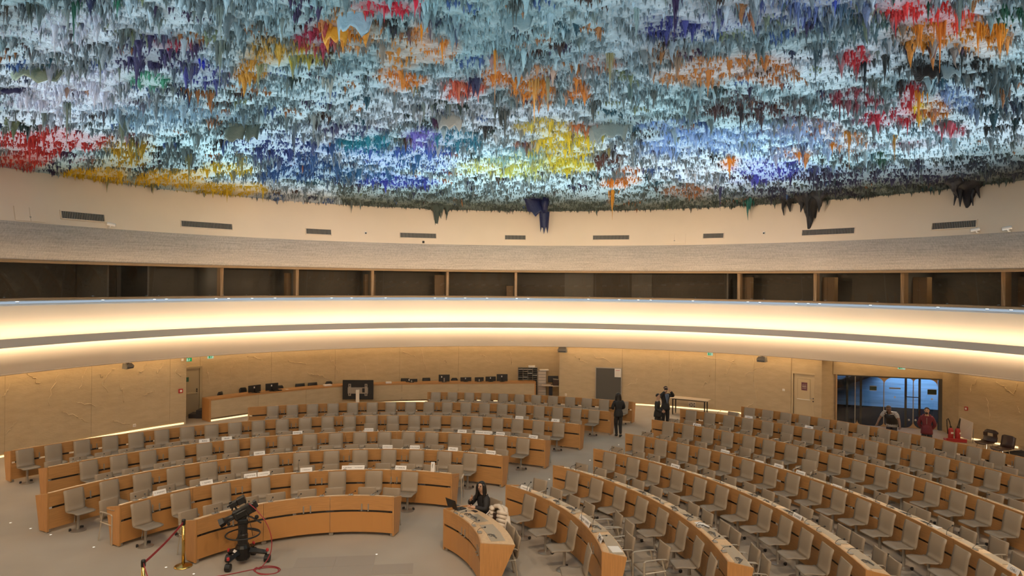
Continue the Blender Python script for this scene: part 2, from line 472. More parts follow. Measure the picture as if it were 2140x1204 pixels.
# ---- walls under the gallery
def u_ang(u, r): return ang(G, on_circle(u, 1.0, G, r))
Z0, Z1 = 0.12, 2.86
def wall(name, r, angs, panels=True, base=True):
    """angs: decreasing angles of the joints; a backing wall with one plaster panel between each pair of joints"""
    a0, a1 = angs[0], angs[-1]
    n = max(4, int(abs(a0 - a1) * 18))
    o = struct(MB().band(G, [(r + .22, 0), (r + .22, 2.95), (r + .08, 2.95), (r + .08, 0)], a0, a1, n, close=True).build(name, M['wall']))
    g = 0.0035 / r
    for i in range(len(angs) - 1):
        k = max(2, int(abs(angs[i] - angs[i + 1]) * 24))
        MB().band(G, [(r + .07, Z0), (r, Z0), (r, Z1), (r + .07, Z1)], angs[i] - g, angs[i + 1] + g, k, close=True).build('wall_panel', M['wall'], o)
    MB().band(G, [(r - .42, 2.775), (r - .27, 2.775)], a0, a1, n).build('wash_light', M['wash'], o)
    if base:
        MB().band(G, [(r + .05, 0.010), (r + .04, .075)], a0, a1, n).build('base_light', M['base_light'], o)
    return o
aL = u_ang(386, R_WALL); aR = u_ang(1171, R_WALL)
a_c = u_ang(1716, R_WALL)
j = [u_ang(u, R_WALL) for u in (355, 191, 10)]
wl = wall('wall_left', R_WALL, [PI + .9, PI + .45, PI + .2, j[2], j[1], j[0], aL][::1])
ra0, ra1 = aL + .012, aR - .012
jr = [u_ang(u, R_REC) for u in (418, 567, 700, 835, 958, 1110)]
wb = wall('wall_back', R_REC, [ra0] + jr + [ra1], base=False)
d0, d1 = u_ang(1653, R_WALL), u_ang(1702, R_WALL)
wr = wall('wall_right', R_WALL, [aR] + [u_ang(u, R_WALL) for u in (1300, 1398, 1495)] + [d0])
wr2 = wall('wall_right', R_WALL, [d1, a_c])
def seg_wall(name, p, q, z0, z1, th, m, parent=None):
    p, q = Vector((p[0], p[1], 0)), Vector((q[0], q[1], 0))
    d = (q - p); L = d.length; c = (p + q) / 2
    b = MB().box((c.x, c.y, (z0 + z1) / 2), (L, th, z1 - z0), math.atan2(d.y, d.x))
    o = b.build(name, m, parent)
    return o if parent else struct(o)
# returns of the recess
for a, s in ((aL, 1), (aR, -1)):
    seg_wall('wall_return', pol(G, R_WALL, a - s * .0014), pol(G, R_REC + .1, a - s * .0014), 0, 2.95, .06, M['wall'])
# wall over the cream door, and the flat niche it stands in
MB().band(G, [(R_WALL + .25, 2.08), (R_WALL + .25, 2.95), (R_WALL + .04, 2.95), (R_WALL + .04, 2.08)], d0, d1, 6, close=True).build('door_header', M['wall'], wr2)
MB().band(G, [(R_WALL - .42, 2.775), (R_WALL - .27, 2.775)], d0, d1, 6).build('wash_light', M['wash'], wr2)
# vestibule with the glass doors
GL, GR, RW = Vector((13.56, 28.56, 0)), Vector((17.3, 27.4, 0)), Vector((17.1, 26.1, 0))
corner = pol(G, R_WALL, a_c)
seg_wall('wall_vestibule', corner, (GL.x + .1, GL.y + .12), 0, 2.95, .06, M['wall'])
seg_wall('wall_vestibule', (GR.x + .03, GR.y + .2), (RW.x + .03, RW.y), 0, 2.95, .06, M['booth_grey'] if False else M['wall'])
dg = (GR - GL).normalized(); ng = Vector((-dg.y, dg.x, 0))
seg_wall('wall_lintel', GL - dg * .1, GR + dg * .15, 2.07, 2.95, .12, M['wall'])
MB().slab([GL + Vector((0, 0, 2.775)) - ng * .45, GR + Vector((0, 0, 2.775)) - ng * .45, GR + Vector((0, 0, 2.775)) - ng * .32, GL + Vector((0, 0, 2.775)) - ng * .32], .006).build('wash_light', M['wash'], wr2)
r_far = (RW - Vector((G[0], G[1], 0))).length
a_f = ang(G, RW)
wf = wall('wall_far_right', r_far, [a_f, a_f - .13, a_f - .3, a_f - .5, a_f - .8, a_f - 1.2], base=False)
MB().band(G, [(r_far + .05, 0.010), (r_far + .04, .075)], a_f, a_f - .10, 6).build('base_light', M['base_light'], wf)
# behind the camera: a plain closing wall
struct(MB().band(G, [(19.9, 0), (19.9, 2.95)], a_f - 1.2, a_f - 1.2 - 2.6, 50).build('wall_rear', M['wall']))

# raised plaster veins on the wall panels
def vein(o, r, u, v, wpx, hpx, seed):
    rd = random.Random(seed)
    a = u_ang(u, r); y = on_circle(u, 1.2, G, r).y
    z = EYE - (v - 592 - sn * (u - 1070)) * y / F
    x, pts = a, []
    n = rd.randint(12, 18)
    dx, dz = wpx * y / F / r / n, hpx * y / F / n
    sgn = rd.choice((-1, 1))
    for i in range(n):
        if 0.3 < z < 2.8: pts.append(pol(G, r - .003, x, z))
        x += sgn * dx * rd.uniform(-1.2, 2.9); z -= dz * rd.uniform(-.7, 2.5)
    if len(pts) > 3:
        rs = [rd.uniform(.012, .034) for _ in pts]
        rs[0] = rs[-1] = .004
        MB().tube(pts, rs, 5, flat=(1, .6)).build('plaster_vein', M['vein'], o, True)
for i, (o, r, u, v, wp, hp) in enumerate((
    (wl, R_WALL, 20, 800, 14, 40), (wl, R_WALL, 50, 778, 30, 60), (wl, R_WALL, 120, 775, 36, 70), (wl, R_WALL, 180, 770, 14, 40), (wl, R_WALL, 205, 782, 30, 50),
    (wl, R_WALL, 240, 770, 18, 30), (wl, R_WALL, 306, 758, 26, 34), (wl, R_WALL, 340, 757, 20, 40), (wl, R_WALL, 366, 772, 14, 24), (wl, R_WALL, 130, 855, 45, 40),
    (wl, R_WALL, 250, 800, 10, 60), (wl, R_WALL, 230, 880, 50, 20), (wl, R_WALL, 35, 880, 30, 24), (wl, R_WALL, 320, 815, 26, 10), (wl, R_WALL, 160, 840, 40, 14),
    (wb, R_REC, 430, 770, 10, 40), (wb, R_REC, 490, 752, 20, 60), (wb, R_REC, 520, 742, 30, 20), (wb, R_REC, 600, 750, 40, 14), (wb, R_REC, 640, 776, 30, 24), (wb, R_REC, 690, 745, 20, 50),
    (wb, R_REC, 760, 760, 10, 40), (wb, R_REC, 840, 735, 24, 14), (wb, R_REC, 880, 730, 20, 50), (wb, R_REC, 930, 750, 30, 14), (wb, R_REC, 1000, 740, 30, 30), (wb, R_REC, 1065, 735, 12, 40),
    (wr, R_WALL, 1205, 745, 30, 20), (wr, R_WALL, 1240, 740, 40, 30), (wr, R_WALL, 1330, 790, 30, 20), (wr, R_WALL, 1410, 735, 14, 60), (wr, R_WALL, 1425, 760, 10, 30), (wr, R_WALL, 1470, 745, 40, 10),
    (wr, R_WALL, 1535, 748, 26, 50), (wr, R_WALL, 1573, 745, 8, 70), (wr, R_WALL, 1600, 762, 50, 40), (wr, R_WALL, 1485, 770, 14, 50), (wr, R_WALL, 1520, 795, 12, 18), (wr, R_WALL, 1575, 840, 24, 14),
    (wf, r_far, 2042, 790, 16, 50), (wf, r_far, 2085, 800, 50, 40), (wf, r_far, 2060, 830, 16, 50), (wf, r_far, 2125, 800, 8, 30), (wf, r_far, 2130, 850, 12, 30))):
    vein(o, r, u, v, wp, hp, 100 + i)

# ------------------------------------------------------------------ glazed booths of the gallery
win = struct(obj('window_1', None))
mull = [462, 620, 778, 935, 1078, 1545, 1705, 1888, 2100]
thin = [128, 318, 640, 800, 1245, 1315, 1517, 1678, 1853, 2046]
def gal(u, r, z=5.7): return ang(G, on_circle(u, z, G, r))
edges_u = sorted([-60] + mull + thin + [2200])
for i in range(len(edges_u) - 1):
    a0, a1 = gal(edges_u[i], 17.6), gal(edges_u[i + 1], 17.6)
    MB().band(G, [(17.60, 5.10), (17.36, 6.32)], a0 - .0012, a1 + .0012, max(2, int(abs(a1 - a0) * 30))).build('pane', M['glass'], win)
for u in mull:
    a = gal(u, 17.7); c = pol(G, 17.78, a, 5.72)
    MB().box(c, (.34, .13, 1.3), a).build('mullion', M['trimwood'], win)
a_l, a_r = gal(-200, 17.6) + .25, gal(2140, 17.6) - .35
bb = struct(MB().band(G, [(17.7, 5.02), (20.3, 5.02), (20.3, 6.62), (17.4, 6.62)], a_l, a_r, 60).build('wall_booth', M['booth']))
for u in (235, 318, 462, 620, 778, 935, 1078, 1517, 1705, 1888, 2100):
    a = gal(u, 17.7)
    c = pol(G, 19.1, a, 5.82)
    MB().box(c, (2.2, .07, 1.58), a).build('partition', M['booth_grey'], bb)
for i, (u, wd, m, lab) in enumerate(((612, .55, 'booth_wood', 'narrow brown cupboard in the dark booth beside the second wide mullion'), (774, .5, 'booth_wood', 'brown cupboard in the dark booth just before the third wide mullion'),
        (922, .6, 'booth_wood', 'brown cupboard in the dark booth just before the fourth wide mullion'), (1066, .35, 'booth_wood', 'low brown cupboard in the middle booth beside the fifth wide mullion'),
        (1556, .6, 'booth_wood', 'brown cupboard in the booth just after the sixth wide mullion'), (1730, .55, 'booth_wood', 'brown cupboard with a paper in the booth after the seventh mullion'), (1920, .6, 'booth_wood', 'brown cupboard in the booth just after the eighth wide mullion'), (2130, .6, 'booth_wood', 'brown cupboard in the last glazed booth beside the end mullion'))):
    a = gal(u, 18.4); c = pol(G, 18.6, a, 5.02)
    h = 1.1 if u != 1066 else .6
    t = thing('cupboard', lab, 'cupboard', c, a - PI / 2, 'cupboards in the glazed booths')
    obj('carcass', MB().box((0, 0, h / 2), (wd, .4, h), bev=.01).mesh('carcass', M[m]), t)
    for s in (-1, 1):
        d = obj('cupboard_door', MB().box((s * wd / 4, -.206, h / 2), (wd / 2 - .01, .012, h - .03)).mesh('cupboard_door', M[m]), t)
        obj('knob', MB().ball((s * .03, -.222, h * .55), .012, 6, 4).mesh('knob', M['steel']), d)
for u0, u1 in ((245, 300), (1320, 1362), (1180, 1240)):
    a0, a1 = gal(u0, 20.2), gal(u1, 20.2)
    MB().band(G, [(20.27, 5.02), (20.24, 5.02), (20.24, 6.45), (20.27, 6.45)], a0, a1, 4, close=True).build('booth_door', M['booth_grey'], bb)

def booth_added_fills():  # unseen lights added so the booth interiors are not black
    ld = bpy.data.lights.new('booth_added_fill', 'AREA'); ld.shape = 'DISK'; ld.size = .3; ld.energy = E_BOOTH; ld.color = (1, .82, .58)
    for u in (90, 390, 540, 700, 860, 1010, 1180, 1400, 1620, 1790, 1990):
        l = bpy.data.objects.new('booth_added_fill', ld); COL.objects.link(l); l.location = pol(G, 18.7, gal(u, 18.7), 6.55)
booth_added_fills()
# ------------------------------------------------------------------ ceiling with painted stalactites
R_C, Z_C, SAG = 17.22, 9.20, 1.7
def dome(x, y):
    q = np.sqrt((x - G[0]) ** 2 + (y - G[1]) ** 2) / R_C
    return Z_C + SAG * (1 - np.minimum(q, 1) ** 2.4)
def hit_dome(u, v):
    d = ray(u, v)
    if d.z <= 0.01: d.z = 0.01
    t = 12.0
    for _ in range(60):
        t = t * .5 + .5 * (float(dome(d.x * t, d.y * t)) - EYE) / d.z
    q = math.hypot(d.x * t - G[0], d.y * t - G[1])
    return d.x * t, d.y * t
PATCH = [  # where a paint patch lies, how wide it looks, its colour, how strong
 (110, 300, 120, 34, (205, 52, 48), .9), (30, 335, 60, 20, (205, 60, 50), .8), (250, 290, 60, 20, (190, 70, 70), .3), (190, 368, 80, 14, (235, 190, 20), .95), (350, 372, 110, 18, (230, 185, 20), .9), (480, 392, 80, 16, (215, 180, 25), .95),
 (270, 320, 60, 30, (200, 165, 40), .7), (490, 352, 60, 14, (215, 190, 40), .7),
 (330, 115, 110, 40, (60, 52, 100), .75), (420, 150, 60, 26, (60, 60, 150), .6), (420, 128, 20, 14, (30, 50, 200), .8), (310, 165, 45, 22, (70, 165, 130), .8), (205, 140, 16, 14, (30, 80, 180), .8),
 (365, 92, 40, 16, (165, 40, 70), .7), (670, 80, 50, 30, (170, 35, 70), .85), (610, 115, 90, 26, (215, 190, 40), .5), (530, 140, 40, 30, (215, 150, 40), .7), (560, 100, 40, 30, (215, 160, 50), .5), (740, 70, 60, 40, (232, 150, 40), .75),
 (830, 12, 70, 16, (215, 30, 60), .95), (880, 70, 26, 30, (236, 140, 25), .9), (920, 105, 40, 30, (234, 140, 30), .85), (840, 110, 50, 40, (226, 150, 60), .7), (840, 170, 50, 22, (228, 135, 35), .85), (960, 185, 45, 22, (225, 105, 80), .8), (1040, 150, 40, 30, (226, 130, 40), .8),
 (1115, 180, 50, 40, (222, 135, 35), .8), (1210, 180, 30, 26, (220, 130, 40), .8), (1260, 130, 40, 20, (190, 110, 60), .5), (1380, 120, 40, 30, (190, 120, 50), .4),
 (770, 300, 70, 26, (20, 140, 165), .85), (600, 310, 100, 40, (45, 70, 140), .75), (650, 350, 120, 30, (40, 90, 150), .7), (850, 330, 130, 36, (60, 100, 200), .7), (830, 375, 80, 16, (50, 70, 190), .8), (890, 285, 46, 22, (125, 120, 215), .8), (960, 290, 50, 24, (40, 130, 160), .7), (720, 270, 90, 16, (60, 60, 110), .6), (800, 340, 120, 40, (30, 110, 150), .5),
 (1180, 305, 80, 40, (225, 205, 50), .75), (1070, 345, 110, 24, (215, 225, 120), .7), (1150, 265, 60, 20, (215, 190, 50), .6), (1190, 345, 60, 16, (220, 210, 60), .8), (1220, 262, 40, 14, (190, 110, 60), .6), (1100, 300, 40, 8, (180, 110, 80), .5),
 (1390, 55, 60, 26, (45, 48, 120), .75), (1700, 20, 150, 34, (55, 80, 170), .4), (1520, 40, 90, 26, (60, 60, 140), .5), (1480, 140, 110, 36, (212, 130, 50), .75), (1600, 155, 60, 26, (205, 120, 40), .8), (1440, 165, 60, 14, (205, 140, 80), .6), (1590, 150, 40, 14, (50, 30, 20), .6),
 (1560, 225, 120, 36, (80, 45, 45), .6), (1680, 240, 80, 22, (90, 40, 35), .6), (1790, 125, 40, 22, (190, 25, 40), .85), (1900, 20, 70, 26, (220, 45, 45), .95), (1980, 40, 50, 32, (222, 45, 30), .95), (1930, 70, 60, 30, (210, 130, 25), .85), (2050, 80, 70, 34, (215, 135, 20), .85), (2110, 30, 40, 30, (25, 80, 55), .7),
 (1960, 130, 110, 30, (22, 26, 28), .85), (1905, 205, 30, 30, (200, 25, 40), .9), (1925, 230, 20, 24, (235, 200, 20), .8), (1960, 220, 30, 30, (210, 130, 40), .8), (1850, 245, 70, 18, (190, 25, 55), .7), (1790, 205, 70, 18, (150, 30, 50), .6), (1690, 270, 90, 20, (215, 125, 40), .7), (1770, 290, 60, 26, (222, 140, 30), .8), (1660, 315, 50, 16, (228, 140, 25), .8), (1525, 340, 20, 20, (235, 145, 20), .9), (1895, 300, 60, 10, (190, 30, 60), .6),
 (1985, 268, 40, 16, (205, 25, 60), .85), (1840, 330, 20, 14, (30, 90, 60), .8), (1610, 355, 90, 24, (80, 82, 200), .75), (1730, 350, 40, 12, (90, 95, 200), .4), (1440, 290, 110, 34, (150, 190, 250), .7), (1800, 60, 120, 40, (60, 95, 105), .5), (2090, 200, 70, 50, (45, 70, 80), .5), (2000, 200, 60, 30, (130, 160, 210), .6),
 (1290, 380, 40, 14, (215, 130, 30), .85), (1435, 395, 60, 16, (170, 105, 50), .6), (1270, 330, 40, 14, (90, 45, 30), .7), (1320, 355, 30, 10, (190, 110, 40), .7), (1060, 320, 90, 20, (120, 190, 220), .5), (1840, 365, 260, 26, (58, 52, 84), .7), (1650, 400, 160, 16, (52, 50, 72), .7), (2050, 340, 110, 30, (50, 58, 72), .7),
 (100, 60, 130, 50, (215, 218, 235), .6), (160, 200, 160, 50, (222, 222, 240), .7), (330, 240, 160, 30, (170, 205, 228), .6), (1000, 60, 160, 50, (150, 180, 190), .5), (1620, 290, 200, 40, (165, 200, 245), .6), (1900, 300, 200, 40, (180, 215, 230), .5), (40, 40, 60, 30, (60, 70, 60), .5),
]
PT = []
for (u, v, ru, rv, c, s) in PATCH:
    x0, y0 = hit_dome(u, v)
    xa, ya = hit_dome(u + ru, v); xb, yb = hit_dome(u, v - rv); xc, yc = hit_dome(u, v + rv)
    A = np.array([[xa - x0, (xb - xc) / 2], [ya - y0, (yb - yc) / 2]])
    try: Ai = np.linalg.inv(A)
    except Exception: continue
    PT.append((x0, y0, Ai, np.array(C(*c)[:3]) * .8, s))
def fnoise(x, y, f, s):
    return (np.sin(x * f + s) * np.cos(y * f * 1.13 + s * 2.1) + np.sin((x + y) * f * .71 + s * 1.7) + np.cos((x - 1.6 * y) * f * .53 + s * .6)) / 3
def paint(x, y, base, gain=1.0, rnd=None):
    """colour at a place of the ceiling: base plus the patches"""
    col = np.array(base, float)
    wob = 0.38 * fnoise(x, y, 2.3, 1.0) + 0.28 * fnoise(x, y, 5.1, 4.0)
    for (x0, y0, Ai, c, s) in PT:
        dx, dy = x - x0, y - y0
        p, q = Ai[0, 0] * dx + Ai[0, 1] * dy, Ai[1, 0] * dx + Ai[1, 1] * dy
        d = np.sqrt(p * p + q * q) + wob
        wgt = s * gain * np.clip((1.25 - d) / .6, 0, 1)
        if rnd is not None: wgt = np.where(rnd < wgt * 1.15, np.minimum(1, wgt * 1.5), wgt * .25)
        col += (c - col) * np.clip(wgt, 0, 1)[:, None]
    return col
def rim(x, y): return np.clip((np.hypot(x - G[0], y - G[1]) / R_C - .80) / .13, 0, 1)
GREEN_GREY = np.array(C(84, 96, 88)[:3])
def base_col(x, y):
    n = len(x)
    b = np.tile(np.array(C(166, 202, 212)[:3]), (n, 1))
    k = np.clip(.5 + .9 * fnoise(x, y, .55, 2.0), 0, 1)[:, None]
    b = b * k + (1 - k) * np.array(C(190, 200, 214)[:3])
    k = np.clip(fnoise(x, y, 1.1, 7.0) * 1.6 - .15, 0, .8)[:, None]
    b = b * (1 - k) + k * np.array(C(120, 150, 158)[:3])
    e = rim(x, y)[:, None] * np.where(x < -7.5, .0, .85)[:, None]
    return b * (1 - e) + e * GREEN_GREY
m, nt, b = new_mat('ceiling_paint')
at = nt.nodes.new('ShaderNodeAttribute'); at.attribute_name = 'paint'
nz = nt.nodes.new('ShaderNodeTexNoise'); nz.inputs['Scale'].default_value = 9; nz.inputs['Detail'].default_value = 6
tc = nt.nodes.new('ShaderNodeTexCoord'); bp = nt.nodes.new('ShaderNodeBump'); bp.inputs['Strength'].default_value = .9; bp.inputs['Distance'].default_value = .08
nt.links.new(tc.outputs['Object'], nz.inputs['Vector']); nt.links.new(nz.outputs[0], bp.inputs['Height']); nt.links.new(bp.outputs[0], b.inputs['Normal'])
nt.links.new(at.outputs['Color'], b.inputs['Base Color']); b.inputs['Roughness'].default_value = .6
M['paint'] = m
m, nt, b = new_mat('stalactite_paint')
oi = nt.nodes.new('ShaderNodeObjectInfo'); nt.links.new(oi.outputs['Color'], b.inputs['Base Color']); b.inputs['Roughness'].default_value = .5
nz = nt.nodes.new('ShaderNodeTexNoise'); nz.inputs['Scale'].default_value = 14; bp = nt.nodes.new('ShaderNodeBump'); bp.inputs['Strength'].default_value = .6; bp.inputs['Distance'].default_value = .03
tc = nt.nodes.new('ShaderNodeTexCoord'); nt.links.new(tc.outputs['Object'], nz.inputs['Vector']); nt.links.new(nz.outputs[0], bp.inputs['Height']); nt.links.new(bp.outputs[0], b.inputs['Normal'])
M['stal'] = m
def fast_mesh(name, verts, quads, tris, col, m):
    me = bpy.data.meshes.new(name)
    me.vertices.add(len(verts)); me.vertices.foreach_set('co', verts.astype(np.float32).ravel())
    nl = quads.size + tris.size
    me.loops.add(nl); me.loops.foreach_set('vertex_index', np.concatenate([quads.ravel(), tris.ravel()]).astype(np.int32))
    npoly = len(quads) + len(tris)
    me.polygons.add(npoly)
    st = np.concatenate([np.arange(len(quads)) * 4, quads.size + np.arange(len(tris)) * 3]).astype(np.int32)
    me.polygons.foreach_set('loop_start', st)
    try: me.polygons.foreach_set('loop_total', np.concatenate([np.full(len(quads), 4), np.full(len(tris), 3)]).astype(np.int32))
    except Exception: pass
    at = me.attributes.new('paint', 'FLOAT_COLOR', 'POINT')
    at.data.foreach_set('color', np.concatenate([col, np.ones((len(col), 1))], 1).astype(np.float32).ravel())
    me.materials.append(m)
    me.update(calc_edges=True)
    return me
def ceiling():
    nr, na = 150, 420
    rr = np.linspace(0.02, 1, nr) * (R_C + .02)
    aa = np.linspace(0, 2 * PI, na, endpoint=False)
    RR, AA = np.meshgrid(rr, aa, indexing='ij')
    x, y = (G[0] + RR * np.cos(AA)).ravel(), (G[1] + RR * np.sin(AA)).ravel()
    z = dome(x, y) + .03 * fnoise(x, y, 2.6, 3.0) + .05 * fnoise(x, y, 7.3, 1.0) + rng.normal(0, .012, len(x))
    z[-na:] = Z_C - .02
    I = np.arange(nr * na).reshape(nr, na)
    q = np.stack([I[:-1, :], I[1:, :], np.roll(I, -1, 1)[1:, :], np.roll(I, -1, 1)[:-1, :]], -1).reshape(-1, 4)
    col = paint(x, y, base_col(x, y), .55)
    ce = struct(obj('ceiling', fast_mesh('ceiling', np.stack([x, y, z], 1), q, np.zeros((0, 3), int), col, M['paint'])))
    # the uncountable field of small stalactites, in clumps
    def where(n, ymin=4.0):
        r = R_C * np.sqrt(rng.random(n)) * .998; a = rng.random(n) * 2 * PI
        X, Y = G[0] + r * np.cos(a), G[1] + r * np.sin(a)
        k = (Y > ymin) & (np.abs(X) < Y * .95 + 2.5)
        return X[k], Y[k]
    cx, cy = where(15000)
    dens = .5 + .9 * fnoise(cx, cy, .9, 9.0)
    k = rng.random(len(cx)) < np.clip(dens + .3, .2, 1)
    cx, cy = cx[k], cy[k]
    nsp = rng.integers(4, 13, len(cx))
    size = np.clip(rng.lognormal(-1.75, .50, len(cx)), .06, .52)          # length of the clump's longest
    edge = rim(cx, cy)
    size = size * (1 - .45 * edge)
    idx = np.repeat(np.arange(len(cx)), nsp)
    first = np.r_[True, idx[1:] != idx[:-1]]
    spread = size[idx] * rng.uniform(.35, .75, len(idx))
    off = rng.normal(0, 1, (len(idx), 2)) * spread[:, None] * .62
    off[first] = 0
    X, Y = cx[idx] + off[:, 0], cy[idx] + off[:, 1]
    dist = np.hypot(off[:, 0], off[:, 1]) / np.maximum(spread, 1e-3)
    L = size[idx] * np.where(first, 1.0, np.clip(.75 - .35 * dist, .14, .8) * rng.uniform(.55, 1.1, len(idx)))
    # a fine fringe of short drips everywhere and along the rim
    fx, fy = where(60000)
    fl_ = rng.uniform(.03, .13, len(fx))
    ra = rng.random(14000) * 2 * PI; rrr = R_C - np.abs(rng.normal(0, 1.0, 14000))
    ex, ey = G[0] + rrr * np.cos(ra), G[1] + rrr * np.sin(ra)
    kk = (ey > 4)
    ex, ey = ex[kk], ey[kk]
    el = np.clip(rng.exponential(.055, len(ex)), .03, .35)
    X, Y, L = np.r_[X, fx, ex], np.r_[Y, fy, ey], np.r_[L, fl_, el]
    ok = np.hypot(X - G[0], Y - G[1]) < R_C * .998
    X, Y, L = X[ok], Y[ok], L[ok]
    n = len(X)
    sides = 5
    t = np.arange(sides) * 2 * PI / sides
    rad0 = L * rng.uniform(.20, .34, n) + .012
    prof = [(1.0, .035), (.42, -.30), (.20, -.66)]
    ph = rng.random(n) * 6.28
    V = np.zeros((n, 3 * sides + 1, 3))
    zb = dome(X, Y)
    for i, (pr, pz) in enumerate(prof):
        jit = rng.uniform(.75, 1.25, (n, sides))
        V[:, i * sides:(i + 1) * sides, 0] = X[:, None] + rad0[:, None] * pr * jit * np.cos(t + ph[:, None])
        V[:, i * sides:(i + 1) * sides, 1] = Y[:, None] + rad0[:, None] * pr * jit * np.sin(t + ph[:, None])
        V[:, i * sides:(i + 1) * sides, 2] = (zb + (.06 if pz > 0 else 0) + pz * L)[:, None]
    V[:, -1, 0] = X + rng.normal(0, .05, n) * L; V[:, -1, 1] = Y + rng.normal(0, .05, n) * L; V[:, -1, 2] = zb - L
    o = np.arange(n)[:, None] * (3 * sides + 1)
    qs, ts = [], []
    for i in range(2):
        for s in range(sides):
            s2 = (s + 1) % sides
            qs.append(np.stack([o[:, 0] + i * sides + s, o[:, 0] + i * sides + s2, o[:, 0] + (i + 1) * sides + s2, o[:, 0] + (i + 1) * sides + s], 1))
    for s in range(sides):
        ts.append(np.stack([o[:, 0] + 2 * sides + s, o[:, 0] + 2 * sides + (s + 1) % sides, o[:, 0] + 3 * sides], 1))
    bc = base_col(X, Y)
    dk = rng.random(n)
    mix = np.where(dk < .65, .8, np.where(dk < .85, .45, .1)) * np.where(L < .09, .6, 1)
    grey = np.array(C(60, 72, 72)[:3]) * rng.uniform(.35, 1.35, (n, 1))  # grey-green shadow side of the spikes, mixed into their colour
    bc = bc * (1 - mix[:, None]) + grey * mix[:, None]
    # stray colours clump by clump
    stray = np.array([C(*q)[:3] for q in ((24, 34, 70), (20, 70, 84), (60, 38, 30), (50, 36, 70), (22, 44, 38), (18, 20, 22), (60, 90, 140), (150, 96, 50), (110, 120, 90))])
    
    key = np.floor(X * 2.1 + .8 * np.sin(Y * 1.7)) * 131 + np.floor(Y * 1.6 + .8 * np.sin(X * 1.3)) * 17
    h1 = np.modf(np.abs(np.sin(key * 12.9898) * 43758.5453))[0]; h2 = np.modf(np.abs(np.sin(key * 78.233) * 12543.123))[0]
    pick = (h1 < .26) & (rng.random(n) < .7)
    bc = np.where(pick[:, None], stray[(h2 * len(stray)).astype(int) % len(stray)] * rng.uniform(.7, 1.3, (n, 1)), bc)
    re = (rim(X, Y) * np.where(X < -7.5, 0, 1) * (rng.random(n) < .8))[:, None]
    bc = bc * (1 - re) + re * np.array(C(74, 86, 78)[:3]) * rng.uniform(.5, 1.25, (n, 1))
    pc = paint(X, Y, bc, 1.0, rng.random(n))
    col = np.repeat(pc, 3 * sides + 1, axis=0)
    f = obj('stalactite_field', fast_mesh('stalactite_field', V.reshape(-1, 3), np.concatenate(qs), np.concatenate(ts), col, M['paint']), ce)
    f['kind'] = 'stuff'
    # the 300 largest, each a part of its own
    kinds = []
    for kx in range(7):
        rd = random.Random(40 + kx)
        b_ = MB()
        for i in range(9 + 2 * kx):
            d = 0 if i == 0 else abs(rd.gauss(0, .34)); a = rd.uniform(0, 6.3)
            l = 1.0 if i == 0 else max(.15, (.72 - .55 * d) * rd.uniform(.6, 1.1))
            r0 = (.30 if i == 0 else rd.uniform(.10, .2))
            px, py = d * math.cos(a), d * math.sin(a)
            pts = [(px, py, .10), (px, py, -.02 * l), (px + rd.gauss(0, .012), py, -.22 * l), (px + rd.gauss(0, .02), py + rd.gauss(0, .02), -.55 * l), (px + rd.gauss(0, .03), py + rd.gauss(0, .02), -l)]
            b_.tube(pts, [r0, r0 * .95, r0 * .42, r0 * .22, .006], 7, cap=False)
        kinds.append(b_.mesh('stalactite', M['stal'], True))
    def put(x, y, wd, ln, c, k):
        o = obj('stalactite', kinds[k % 7], ce, (x, y, float(dome(x, y)) + .03), rng.random() * 6.28)
        o.scale = (wd, wd, ln); o.color = c
    cnt = 0
